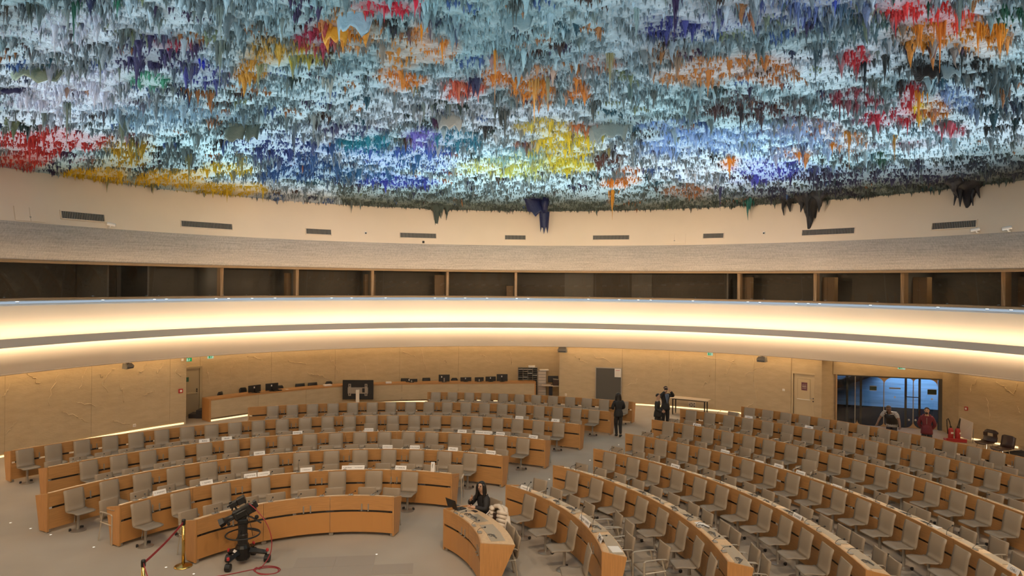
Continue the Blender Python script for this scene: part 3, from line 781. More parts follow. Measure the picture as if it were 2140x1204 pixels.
    NOTED = [  # (u, v at root, v at tip, width px, colour)
     (912, 436, 488, 90, (66, 78, 72)), (1563, 420, 460, 40, (12, 96, 88)), (1693, 415, 488, 185, (24, 25, 30)), (2028, 388, 453, 190, (20, 21, 32)), (1280, 400, 458, 26, (205, 140, 30)), (1117, 165, 255, 40, (190, 140, 70)),
     (1525, 330, 373, 36, (230, 140, 22)), (1920, 190, 272, 44, (214, 140, 30)), (1905, 180, 235, 40, (170, 25, 35)), (1410, 0, 98, 36, (46, 24, 66)), (155, 0, 95, 34, (40, 96, 78)), (245, 0, 40, 30, (40, 120, 90)), (1965, 45, 150, 40, (200, 110, 25)),
     (1960, 10, 60, 60, (205, 40, 35)), (1895, 5, 45, 60, (210, 40, 40)), (2000, 25, 85, 50, (215, 50, 25)), (1925, 50, 110, 46, (205, 120, 25)), (2045, 50, 120, 40, (214, 130, 20)), (2090, 50, 125, 44, (214, 130, 20)), (2105, 5, 60, 30, (20, 84, 60)), (1940, 5, 60, 20, (15, 70, 50)),
     (1850, 115, 175, 60, (20, 24, 24)), (2010, 110, 165, 30, (20, 30, 28)), (1905, 95, 170, 50, (24, 26, 24)), (1705, 100, 175, 40, (60, 80, 90)), (1800, 95, 130, 34, (180, 25, 40)), (1785, 125, 155, 34, (185, 25, 40)), (1807, 130, 230, 22, (24, 36, 44)), (1718, 190, 220, 26, (30, 30, 70)),
     (1775, 275, 350, 26, (205, 135, 30)), (1870, 285, 340, 22, (190, 140, 60)), (1670, 318, 345, 26, (230, 140, 25)), (1740, 300, 327, 22, (226, 140, 25)), (1840, 318, 350, 22, (16, 74, 52)), (1548, 228, 280, 30, (40, 30, 34)), (1755, 212, 255, 26, (120, 25, 40)), (1897, 250, 285, 26, (196, 25, 45)),
     (1990, 262, 290, 40, (196, 30, 60)), (2120, 250, 310, 24, (20, 54, 56)), (1700, 360, 400, 26, (40, 40, 70)), (1920, 335, 380, 26, (44, 44, 72)), (1895, 365, 400, 24, (36, 36, 60)), (1940, 370, 405, 16, (36, 36, 60)), (1745, 380, 410, 20, (36, 38, 60)),
     (1505, 390, 440, 22, (40, 40, 80)), (1055, 230, 290, 60, (44, 52, 52)), (1240, 215, 260, 70, (52, 62, 62)), (1275, 110, 215, 26, (150, 140, 100)), (1145, 160, 235, 30, (150, 140, 110)), (1035, 105, 215, 16, (214, 140, 50)), (1205, 165, 205, 30, (216, 130, 40)), (1320, 180, 230, 40, (92, 116, 116)),
     (882, 50, 95, 40, (236, 145, 25)), (925, 85, 135, 46, (226, 140, 40)), (845, 155, 190, 50, (216, 130, 40)), (960, 175, 220, 40, (205, 115, 85)), (795, 30, 75, 40, (120, 150, 160)), (830, 0, 30, 30, (210, 30, 55)), (868, 0, 38, 40, (214, 28, 60)), (690, 165, 215, 60, (170, 170, 160)), (460, 90, 180, 40, (140, 150, 140)),
     (210, 125, 185, 26, (110, 120, 110)), (400, 135, 190, 40, (90, 90, 120)), (250, 140, 180, 24, (120, 130, 120)), (540, 135, 190, 40, (150, 150, 110)), (365, 145, 200, 24, (100, 110, 120)), (140, 215, 315, 22, (120, 130, 115)), (255, 250, 330, 34, (120, 130, 110)), (285, 290, 345, 34, (130, 130, 80)), (395, 320, 400, 24, (130, 130, 90)), (505, 330, 372, 36, (150, 145, 90)),
     (500, 320, 340, 70, (112, 122, 110)), (615, 270, 340, 30, (90, 104, 120)), (655, 240, 290, 40, (140, 150, 150)), (220, 378, 405, 24, (160, 150, 100)), (320, 385, 408, 18, (150, 140, 80)), (475, 398, 424, 20, (205, 170, 30)), (735, 425, 446, 16, (90, 100, 96)), (55, 345, 362, 20, (170, 90, 80)), (90, 235, 285, 30, (120, 130, 125)), (1250, 340, 372, 26, (90, 45, 30)), (1280, 375, 400, 40, (214, 130, 25)),
     (1190, 285, 330, 26, (214, 190, 40)), (1150, 255, 285, 26, (200, 180, 50)), (1110, 258, 285, 30, (190, 180, 70)), (1485, 15, 70, 20, (130, 150, 150)), (1540, 10, 60, 24, (110, 130, 135)), (1590, 0, 50, 20, (70, 80, 130)), (1745, 0, 40, 24, (60, 80, 180)), (1635, 5, 50, 20, (60, 84, 90)), (1330, 20, 90, 40, (130, 150, 150)), (1150, 30, 90, 60, (150, 175, 185)), (60, 5, 50, 40, (50, 60, 50)), (15, 10, 50, 30, (70, 60, 50)),
    ]
    for i, (u, v0, v1, wp, c) in enumerate(NOTED):
        x, y = hit_dome(u, v0)
        q = math.hypot(x - G[0], y - G[1])
        if q > R_C - .15:
            x, y = G[0] + (x - G[0]) * (R_C - .2) / q, G[1] + (y - G[1]) * (R_C - .2) / q
        put(x, y, max(.12, wp * y / F * .62), max(.2, (v1 - v0) * y / F * 1.06), C(*c), 6 if wp > 60 else i)
        cnt += 1
    tries = 0
    while cnt < 300 and tries < 4000:
        tries += 1
        u, v = rng.uniform(0, 2140), rng.uniform(-10, 400)
        x, y = hit_dome(u, v)
        if math.hypot(x - G[0], y - G[1]) > R_C * .97: continue
        ln = float(np.clip(rng.lognormal(-.95, .35), .22, .75)) * (1.0 if y < 20 else .8)
        g = np.array(C(118, 130, 126)[:3]) * rng.uniform(.35, 1.25)
        xa, ya = np.array([x]), np.array([y])
        c = paint(xa, ya, g[None, :], 1.0, np.array([rng.random() * .8]))[0]
        put(x, y, ln * rng.uniform(.35, .7), ln, (*c, 1), int(rng.integers(0, 7)))
        cnt += 1
    # hanging torn flaps
    for (u, v, wp, hp, c, lab) in ((495, 290, 60, 46, (112, 120, 108), 0), (530, 285, 40, 44, (96, 108, 100), 0), (940, 265, 60, 40, (150, 150, 146), 0), (912, 262, 20, 34, (60, 30, 60), 0), (1275, 285, 80, 44, (112, 128, 130), 0), (1245, 290, 30, 50, (126, 140, 142), 0),
            (1120, 440, 56, 40, (22, 26, 66), 0), (1138, 470, 22, 50, (20, 24, 62), 0), (745, 65, 90, 60, (150, 176, 190), 0), (700, 85, 60, 50, (225, 155, 50), 0), (1085, 65, 70, 50, (130, 150, 155), 0), (80, 172, 110, 40, (140, 150, 130), 0), (30, 200, 60, 24, (50, 45, 80), 0), (1935, 165, 60, 40, (44, 36, 34), 0), (1985, 160, 50, 36, (120, 140, 150), 0), (800, 58, 20, 30, (70, 50, 40), 0)):
        x, y = hit_dome(u, min(v, 440) - hp * .5)
        q = math.hypot(x - G[0], y - G[1])
        if q > R_C - .2: x, y = G[0] + (x - G[0]) * (R_C - .25) / q, G[1] + (y - G[1]) * (R_C - .25) / q
        wd, ht = wp * y / F, hp * y / F
        zt = EYE - (v - hp * .5 - 592 - sn * (u - 1070)) * y / F
        zt = min(zt, float(dome(x, y)))
        rd = random.Random(u)
        b_ = MB(); gx, gz = 9, 7
        vs = []
        for side in (0, 1):
            for i in range(gz):
                for k in range(gx):
                    fx, fz = k / (gx - 1) - .5, i / (gz - 1)
                    cut = 1 - .35 * abs(math.sin(fx * 7 + u))
                    vs.append((fx * wd * (1 - .25 * fz), -.5 * wd * math.cos(fx * 2.6) * (.5 + .5 * fz) + .03 * side + .04 * rd.uniform(-1, 1) * 0, -fz * ht * cut + .06))
        n1 = gx * gz; fs = []
        for i in range(gz - 1):
            for k in range(gx - 1):
                a_ = i * gx + k
                fs.append((a_, a_ + 1, a_ + gx + 1, a_ + gx)); fs.append((n1 + a_, n1 + a_ + gx, n1 + a_ + gx + 1, n1 + a_ + 1))
        for k in range(gx - 1):
            a_ = (gz - 1) * gx + k; fs.append((a_, a_ + 1, n1 + a_ + 1, n1 + a_))
        for i in range(gz - 1):
            for e_ in (0, gx - 1):
                a_ = i * gx + e_; fs.append((a_, a_ + gx, n1 + a_ + gx, n1 + a_))
        b_.add(vs, fs)
        o = obj('ceiling_flap', b_.mesh('ceiling_flap', M['stal'], True), ce, (x, y, zt), rd.uniform(-.5, .5))
        o.color = C(*c)
        # stem that ties the flap to the vault
        zd = float(dome(x, y)) + .05
        if zd - zt > .02:
            s_ = obj('flap_root', MB().tube([(0, 0, zd - zt), (0, 0, (zd - zt) * .4), (0, 0, -.02)], [wd * .5, wd * .35, wd * .3], 8).mesh('flap_root', M['stal'], True), o)
            s_.color = C(*c)
ceiling()

# ------------------------------------------------------------------ cool uplights on the ledge
def uplights():
    us = [36, 215, 323, 348, 452, 478, 527, 575, 693, 735, 806, 909, 932, 972, 1018, 1080, 1104, 1230, 1294, 1334, 1360, 1448, 1563, 1588, 1664, 1689, 1713, 1819, 1960, 2063, 2113]
    body = MB().lathe([(.055, 0), (.06, .012), (.055, .03)], 10).mesh('housing', M['steel'])
    lens = MB().lathe([(.05, .03), (.046, .038), (.0, .044)], 10).mesh('lens', M['led'])
    ld = bpy.data.lights.new('uplight_beam', 'AREA')
    ld.shape = 'DISK'; ld.size = .45; ld.energy = E_UPLIGHT; ld.color = (.66, .89, 1.0); ld.spread = math.radians(92)
    def one(a, lamp):
        p = pol(G, 17.30, a, 4.99)
        t = thing('uplight', 'small cool-white uplight set into the pale ledge below the booths', 'light', p, a - PI / 2, 'uplights along the gallery ledge')
        obj('housing', body, t); obj('lens', lens, t)
        if lamp:
            l = bpy.data.objects.new('uplight_beam', ld); COL.objects.link(l)
            l.parent = t; l.location = (0, -.42, .10)
            d = Vector((0, -1, .80))
            l.rotation_euler = d.to_track_quat('-Z', 'Y').to_euler()
    for i, u in enumerate(us): one(gal(u, 17.3, 5.0), i % 2 == 0)
    a0 = gal(-40, 17.3, 5.0); a1 = gal(2180, 17.3, 5.0)
    # the part of the ring outside the picture
    k = 16
    for i in range(k): one(a0 + .15 + (2 * PI - (a0 - a1) - .3) * i / (k - 1), True)
uplights()

# ------------------------------------------------------------------ curved desk rows
CL, CR = (-3.41, 12.05), (-3.96, 12.36)
RL = [3.44, 5.61, 7.81, 10.15, 12.88, 15.66, 18.22]
RR_ = [3.43, 5.63, 7.79, 10.08, 12.52, 15.17, 17.81, 19.97]
# both ends of every front panel, as seen (u); rows that leave the frame run on a little
EL = [(412, 820.5), (253, 942), (102.6, 1048), (100.5, 1137.5), (25, 1210.6), (521.7, 1275), (895, 1320)]
ER = [((928.8, 1063.5), (1001.6, 1134.7)), ((1057.5, 1013.5), (1259.3, 1151.6)), ((1157.3, 972.9), (1525.4, 1172.4)), ((1242.4, 937.7), (1809.5, 1189)),
      ((1310, 905.5), (2112, 1196.6)), ((1370, 874.8), (2260, 1118)), ((1426.7, 853.5), (2260, 1034)), ((1550, 849.9), (2240, 977))]
BLK = {'L': (CL, RL, 'broadcast-camera block'), 'R': (CR, RR_, 'glass-door block')}
HT = 0.90
WT = {'L': .775, 'R': .80}
LEDGE = {'L': .882, 'R': .862}
def ledge(b, k): return .845 if (b, k) == ('R', 0) else LEDGE[b]
def wtop(b, k): return .845 if (b, k) == ('R', 0) else WT[b]
def ends(b, k):
    if b == 'L':
        return tuple(ang(CL, on_circle(u, HT, CL, RL[k])) for u in EL[k])
    return tuple(ang(CR, un(u, v, HT)) for u, v in ER[k])
PED = {
 'L': [[], [294, 377, 462, 545, 627, 705, 782, 857], [154, 228, 297, 367, 436, 500, 566, 630, 693, 753, 813, 871, 929, 983],
       [185, 248, 309, 369, 427, 484, 539, 595, 648, 702, 753, 804, 854, 903, 951, 999, 1047, 1094],
       [51.5, 111, 171, 230, 284, 338, 391, 442, 491, 540, 590, 638, 685, 731, 777, 821, 866, 910, 955, 997, 1040, 1082, 1126, 1168],
       [570, 611, 653, 696, 737, 778, 817, 858, 896.5, 935, 974, 1013, 1050, 1089, 1127, 1166, 1204, 1242],
       [911, 946, 981, 1016, 1052, 1086, 1121, 1156, 1192, 1227, 1263, 1303]],
 'R': [[], [1108, 1158, 1199, 1232], [1197.5, 1248, 1297, 1343, 1386, 1427.5, 1462, 1491], [1275, 1324, 1369, 1417, 1464, 1510, 1557, 1601, 1644, 1687, 1729, 1768],
       [1336, 1382, 1428, 1473, 1519, 1564, 1612, 1658, 1707, 1755, 1805, 1856, 1907, 1961, 2011, 2062, 2110],
       [1397, 1439, 1480, 1521, 1566, 1608, 1655, 1699, 1746, 1796, 1845, 1896, 1951, 2004, 2060, 2118],
       [1445, 1484, 1524, 1563, 1605, 1647, 1690, 1732, 1777, 1822, 1869, 1920, 1970, 2021, 2076, 2129],
       [1567, 1605, 1643, 1682, 1722, 1762, 1805, 1848, 1891, 1939, 1986, 2037, 2086, 2138]],
}
# armchairs behind the desks: u of the top edge; (u, v, turn) where one stands away from its place
ARM = {
 'L': [[394, 446, 521, 577, 642, 699, 767, 818], [229, 293, 349, 416, 475, 522, 577, 641, 691, 745, 801, 852, 900, (957, 972, .25)],
       [218, 274, 340, 386, 436, 482, 538, 581, 638, 682, 736, 777, (827, 918, -.15), 870, 913, 950, 1005, 1048],
       [112, 164, 216, 265, 322, 363, 411, 458, 506, 549, 597, 643, 687, 727, (776, 884.5, .1), (821, 886, 0), 865, 895, 936, 975, 1015, 1055, 1096, 1137],
       [568, 604, 649, 690, 728, 767, 805, 841, 878, 914, 953, 988, 1025, 1060, 1093, 1135, 1170, 1204],
       [906, 933, 968, 1001, 1031, 1065, 1101, 1133, 1170, 1204, 1240], []],
 'R': [[(1035, 1043, 0), (1047, 1071, .1), (1066, 1097, .05), (1080, 1114, -.05)],
       [(1130, 1002, .1), 1162, 1199, 1230, (1290, 1070, -.15), (1314, 1089, 0), (1316, 1117, .1), (1389, 1137, .2)],
       [1215, 1254, 1295, 1333, 1371, 1407, 1448, 1477, 1513, 1535, 1576, 1598.5],
       [1290, 1334, 1366, 1404, 1443.5, 1480.6, 1525, 1565, 1604, 1638, 1684, 1724, 1762, 1791, 1837, 1867],
       [1353, 1390, 1427, 1464.6, 1504, (1555, 935, -.1), 1586, 1623, (1697, 963, .3), 1711, 1751, 1789, 1840, 1901, 1927, 1974, 2022, (2088, 1127, .1), 2130],
       [1409, 1440.6, 1484, 1515, 1558.6, 1594, (1641, 905, -.1), 1670, 1714, 1751, 1799, 1834, 1885, 1931, 1981, 2026, 2079, 2124],
       [(1532, 861, 0), 1568, 1600.7, 1635, 1673, 1712, 1752, 1794, 1834, 1874, 1919, 1962, 2012, 2060, 2110], []],
}
def make_desks():
    foot = MB().box((0, 0, .035), (.10, .05, .07), bev=.006).mesh('foot', M['steel'])
    hook = MB().box((0, 0, 0), (.028, .012, .16), bev=.004)
    hook.box((0, -.016, -.07), (.028, .03, .014))
    hook = hook.mesh('headset_hook', M['grey'])
    pad = MB().box((0, 0, .003), (.50, .28, .006)).mesh('writing_pad', M['pad'])
    for b, (c, R, blk) in BLK.items():
        for k, r in enumerate(R):
            a0, a1 = ends(b, k)
            am = (a0 + a1) / 2
            o = thing('curved_desk', f'curved beech delegate desk forming the {ORD[k + 1]} row of the {blk}', 'desk', pol(c, r, am), 0, 'curved delegate desks')
            span = a0 - a1
            ns = max(2, round(span * r / 1.55))
            g = .004 / r
            for i in range(ns):
                s0, s1 = a0 - span * i / ns - g, a0 - span * (i + 1) / ns + g
                n = max(3, int((s0 - s1) * r / .22))
                MB().band(c, [(r, .585), (r, HT), (r + .028, HT), (r + .028, .585)], s0, s1, n, close=True).build('upper_panel', M['wood'], o)
                MB().band(c, [(r, .085), (r, .535), (r + .028, .535), (r + .028, .085)], s0, s1, n, close=True).build('lower_panel', M['perf'] if k < 2 else M['wood'], o)
                # dark rail bridging the slot, left open here and there
                for q in range(2):
                    t0 = s0 + (s1 - s0) * (.06 + .5 * q); t1 = s0 + (s1 - s0) * (.44 + .5 * q)
                    MB().band(c, [(r + .022, .53), (r + .022, .59), (r + .05, .59), (r + .05, .53)], t0, t1, 3, close=True).build('slot_rail', M['dark'], o)
                obj('foot', foot, o, pol(c, r + .06, s0 - .02 / r, 0) - o.location, s0 - PI / 2)
            obj('foot', foot, o, pol(c, r + .06, a1 + .02 / r, 0) - o.location, a1 - PI / 2)
            n = max(6, int(span * r / .2))
            wd = .46 if k or b == 'L' else .66
            zt = wtop(b, k)
            MB().band(c, [(r + .03, zt - .035), (r + .03, zt), (r + wd, zt - .02), (r + wd, zt - .055)], a0 - .006, a1 + .006, n, close=True).build('worktop', M['worktop'], o)
            if b == 'L' or k:
                lz = LEDGE[b]
                MB().band(c, [(r + .03, lz - .014), (r + .03, lz), (r + .15, lz), (r + .15, lz - .014)], a0 - .006, a1 + .006, n, close=True).build('plate_ledge', M['worktop'], o)
            for a, s in ((a0, 1), (a1, -1)):
                e = Vector((math.cos(a + PI / 2), math.sin(a + PI / 2), 0)) * s
                p = [pol(c, r, a, .03), pol(c, r + .30, a, .03), pol(c, r + wd, a, wtop(b, k) - .005 + (.03 if b == 'L' else 0)), pol(c, r, a, HT)]
                q = [v + e * .035 for v in p]
                MB().add(p + q, [(0, 1, 2, 3), (7, 6, 5, 4), (0, 4, 5, 1), (1, 5, 6, 2), (2, 6, 7, 3), (3, 7, 4, 0)]).build('end_panel', M['wood_end'], o)
            # headset hooks in pairs between every second pair of seats
            tops = [ang(c, on_circle(u, .93, c, r - .2)) if b == 'L' or u > 0 else 0 for u in PED[b][k]]
            gaps = [(tops[i] + tops[i + 1]) / 2 for i in range(0, len(tops) - 1, 2)]
            if k == 0: gaps = [a0 - span * t for t in ((.2, .55, .85) if b == 'L' else (.38, .85))]
            for a in gaps:
                for s in (-.075, .075):
                    obj('headset_hook', hook, o, pol(c, r - .008, a + s / r, .645) - o.location, a - PI / 2)
            for it in ARM[b][k]:
                a = arm_place(b, k, it)[1]
                if a0 > a > a1:
                    h = obj('writing_pad', pad, o, pol(c, r + (.30 if k or b == 'L' else .36), a, wtop(b, k) - .0115) - o.location, a - PI / 2)
                    h.rotation_euler = (-.04, 0, a - PI / 2)
def arm_place(b, k, it):
    c, R, _ = BLK[b]
    if isinstance(it, tuple):
        p = un(it[0], it[1], .87)
        a = ang(c, p); rr = math.hypot(p.x - c[0], p.y - c[1]) - .27
        return pol(c, rr, a), a, it[2]
    p = on_circle(it, .87, c, R[k] + .76)
    a = ang(c, p)
    return pol(c, R[k] + .49, a), a, 0.0

# ------------------------------------------------------------------ chairs
def sheet(prof, wd, th, nx=6, bow=0.0, round_top=0.0, round_bot=0.0):
    """a bent sheet: profile of (y, z), width wd, thickness th; corners eased by narrowing the ends"""
    b = MB(); n = len(prof); vs = []
    nor = []
    for i in range(n):
        y0, z0 = prof[max(i - 1, 0)]; y1, z1 = prof[min(i + 1, n - 1)]
        L = math.hypot(y1 - y0, z1 - z0); nor.append((-(z1 - z0) / L, (y1 - y0) / L))
    for side in (0, 1):
        for i, (y, z) in enumerate(prof):
            wk = wd
            if i == 0: wk = wd - round_bot
            if i == n - 1: wk = wd - round_top
            for k in range(nx + 1):
                x = (k / nx - .5) * wk
                d = bow * (2 * x / wd) ** 2
                yy, zz = y + nor[i][0] * (d - th * side), z + nor[i][1] * (d - th * side)
                vs.append((x, yy, zz))
    m = n * (nx + 1); fs = []
    for i in range(n - 1):
        for k in range(nx):
            a = i * (nx + 1) + k
            fs.append((a, a + 1, a + nx + 2, a + nx + 1)); fs.append((m + a, m + a + nx + 1, m + a + nx + 2, m + a + 1))
    for k in range(nx):
        a = k; fs.append((a, m + a, m + a + 1, a + 1)); a = (n - 1) * (nx + 1) + k; fs.append((a, a + 1, m + a + 1, m + a))
    for i in range(n - 1):
        a = i * (nx + 1); fs.append((a, a + nx + 1, m + a + nx + 1, m + a)); a += nx; fs.append((a, m + a, m + a + nx + 1, a + nx + 1))
    return b.add(vs, fs)
def chairs():
    seat = sheet([(-.27, .445), (-.25, .462), (-.15, .472), (-.02, .458), (.08, .450), (.13, .462)], .44, .016, bow=.012, round_bot=.06).mesh('seat', M['vinyl_seat'], True)
    back = sheet([(.13, .462), (.162, .50), (.175, .58), (.19, .70), (.215, .82), (.245, .915), (.25, .93)], .44, .016, bow=-.014, round_top=.05).mesh('backrest', M['vinyl'], True)
    post = MB().lathe([(.034, .02), (.030, .04), (.030, .38), (.055, .42), (.055, .435)], 10, (0, .06, 0)).mesh('post', M['steel'], True)
    plate = MB().lathe([(.165, 0), (.165, .012), (.12, .022), (.04, .03)], 18, (0, .06, 0)).mesh('base_plate', M['steel'])
    knob = MB().box((0, 0, .03), (.05, .07, .06), bev=.01).mesh('floor_clamp', M['black'])
    arm_ = MB().tube([(-.13, -.05, .445), (-.145, -.08, .36), (-.15, -.05, .24)], .008, 6).mesh('headset_lead', M['grey'])
    for b, (c, R, blk) in BLK.items():
        for k, r in enumerate(R):
            us = PED[b][k]
            for i, u in enumerate(us):
                a = ang(c, on_circle(u, .93, c, r - .2))
                nth = len(us) - i if b == 'L' else i + 1
                t = thing('pedestal_chair', f'high-backed taupe pedestal chair, {ORD[nth]} from the central aisle, {ORD[k + 1]} row of {blk}', 'chair',
                          pol(c, r - .455, a), a - PI / 2, 'fixed pedestal chairs before the desks')
                obj('seat', seat, t); obj('backrest', back, t); obj('post', post, t); obj('base_plate', plate, t)
                for s in (-1, 1): obj('floor_clamp', knob, t, (s * .13, .15, 0), s * .5)
                if b == 'L' and r < 9: obj('headset_lead', arm_, t)
    # armchair
    aseat = sheet([(-.25, .43), (-.23, .452), (-.1, .462), (.05, .45), (.16, .445), (.20, .47)], .43, .018, bow=.008, round_bot=.04).mesh('seat', M['vinyl_seat'], True)
    aback = sheet([(.20, .47), (.225, .53), (.235, .62), (.25, .74), (.272, .85), (.275, .87)], .43, .018, bow=-.02, round_top=.03).mesh('backrest', M['vinyl'], True)
    def flat(pts, n='armrest'): return MB().tube(pts, .019, 4, flat=(1.25, .5))
    rest = {s: flat([(s * .235, -.24, .64), (s * .235, -.22, .662), (s * .235, .05, .668), (s * .232, .20, .655), (s * .23, .24, .63)]).mesh('armrest', M['armframe']) for s in (-1, 1)}
    fleg = {s: MB().box((s * .235, -.245, .322), (.024, .034, .644), bev=.004).mesh('leg', M['armframe']) for s in (-1, 1)}
    rleg = {s: MB().tube([(s * .23, .12, .662), (s * .232, .21, .3), (s * .235, .27, .004)], .019, 4, flat=(.7, .9)).mesh('leg', M['armframe']) for s in (-1, 1)}
    rail = {s: MB().tube([(s * .235, -.22, .425), (s * .235, .20, .44)], .014, 4).mesh('seat_rail', M['armframe']) for s in (-1, 1)}
    for b, (c, R, blk) in BLK.items():
        for k, r in enumerate(R):
            its = ARM[b][k]
            for i, it in enumerate(its):
                p, a, turn = arm_place(b, k, it)
                nth = len(its) - i if b == 'L' else i + 1
                lab = f'low taupe armchair, {ORD[nth]} from the central aisle behind the {ORD[k + 1]} desk of {blk}'
                if b == 'R' and k == 1 and i == 7: lab = 'taupe armchair pulled out into the gap past the end of the second glass-door-block desk'
                t = thing('armchair', lab, 'chair', p, a - PI / 2 + turn, 'taupe armchairs behind the desks')
                obj('seat', aseat, t); obj('backrest', aback, t)
                for s in (-1, 1):
                    obj('armrest', rest[s], t); obj('leg', fleg[s], t); obj('leg', rleg[s], t); obj('seat_rail', rail[s], t)
make_desks()
chairs()

# ------------------------------------------------------------------ what lies on the desks
def name_plates():
    rows = [('L', 1, [(333, 'Y. ZHANAY'), (431, 'F. VILJANEN'), (523, 'RAPPORTEURE'), (551, 'C. VAN DE HEYNING'), (640, 'V. TSEVELENKYI'), (726.6, 'P. BAYRAK'), (750, 'VICE-PRESIDENT'), (838, 'P. BARON')]),
            ('L', 2, [(542, 'DJIBOUTI'), (810, 'CAMEROUN'), (867, 'POLOGNE'), (947, 'PALAU'), (1026, 'ESPAGNE')]),
            ('L', 3, [(427, 'IRAQ'), (474, 'IRAN'), (622, 'SENEGAL'), (771, 'HONDURAS'), (966, 'GRECE'), (1002.5, 'PARAGUAY'), (1020, 'EQUATEUR'), (1046, 'PANAMA'), (1115, 'REPUBLIQUE\nDE COREE')]),
            ('L', 4, [(1085.6, 'PORTUGAL'), (1161, 'PCA')]),
            ('R', 1, [(1098, 'A. BENAVIDES'), (1219, 'D. TORRES'), (1229, 'EXPERT'), (1256, 'MEMBRE')]),
            ('R', 3, [(1412, 'ERYTHREE'), (1668, 'ISLANDE')]),
            ('R', 4, [(1516, 'MONTENEGRO'), (1587, 'MACEDOINE'), (1628, 'OMAN'), (1674, 'BULGARIE'), (1750, 'MALAWI'), (2120, 'CHILI')]),
            ('R', 5, [(1457, 'AUTRICHE')]), ('R', 6, [(1565, 'OMS'), (1691, 'OMPI')])]
    H, W = .105, .29
    for b, k, its in rows:
        c, R, blk = BLK[b]
        for u, s in its:
            a = ang(c, on_circle(u, .9, c, R[k] + .1))
            z = ledge(b, k) + .001
            if s in ('MACEDOINE', 'MALAWI'): z = ledge(b, k) - .045
            if b == 'R' and k == 1: a = max(a, ends(b, k)[1] + .05)
            t = thing('name_plate', f'white name card reading {s.replace(chr(10), " ")}, {ORD[k + 1]} desk of {blk}', 'name plate', pol(c, R[k] + .105, a, z), a - PI / 2, 'white name cards')
            m = MB()
            m.slab([(-W / 2, -.045, 0), (W / 2, -.045, 0), (W / 2, 0, H), (-W / 2, 0, H)], .003)
            obj('front_face', m.mesh('front_face', M['white']), t)
            obj('rear_face', MB().slab([(W / 2, .045, 0), (-W / 2, .045, 0), (-W / 2, .001, H), (W / 2, .001, H)], .003).mesh('rear_face', M['white']), t)
            two = chr(10) in s
            size = min(.062, .40 / max(len(s), 5) * 1.0) if not two else .036
            tm = text_mesh(s, size, M['ink'])
            o = obj('lettering', tm, t, (0, -.0265, H * .53))
            o.rotation_euler = (math.atan2(H, .045), 0, 0)
    # the one standing on end near the aisle
    a = ang(CL, on_circle(906, .9, CL, RL[1] + .14))
    t = thing('name_plate', 'white name card stood upright on end on the second desk near the seated woman', 'name plate', pol(CL, RL[1] + .10, a, .883), a - PI / 2, 'white name cards')
    obj('front_face', MB().slab([(-.05, -.03, 0), (.05, -.03, 0), (.05, 0, .25), (-.05, 0, .25)], .003).mesh('front_face', M['white']), t)
    obj('rear_face', MB().slab([(.05, .04, 0), (-.05, .04, 0), (-.05, .001, .25), (.05, .001, .25)], .003).mesh('rear_face', M['white']), t)
    o = obj('lettering', text_mesh('CHYPRE', .045, M['ink']), t, (0, -.0205, .125)); o.rotation_euler = (math.radians(83), math.radians(-90), 0)
name_plates()
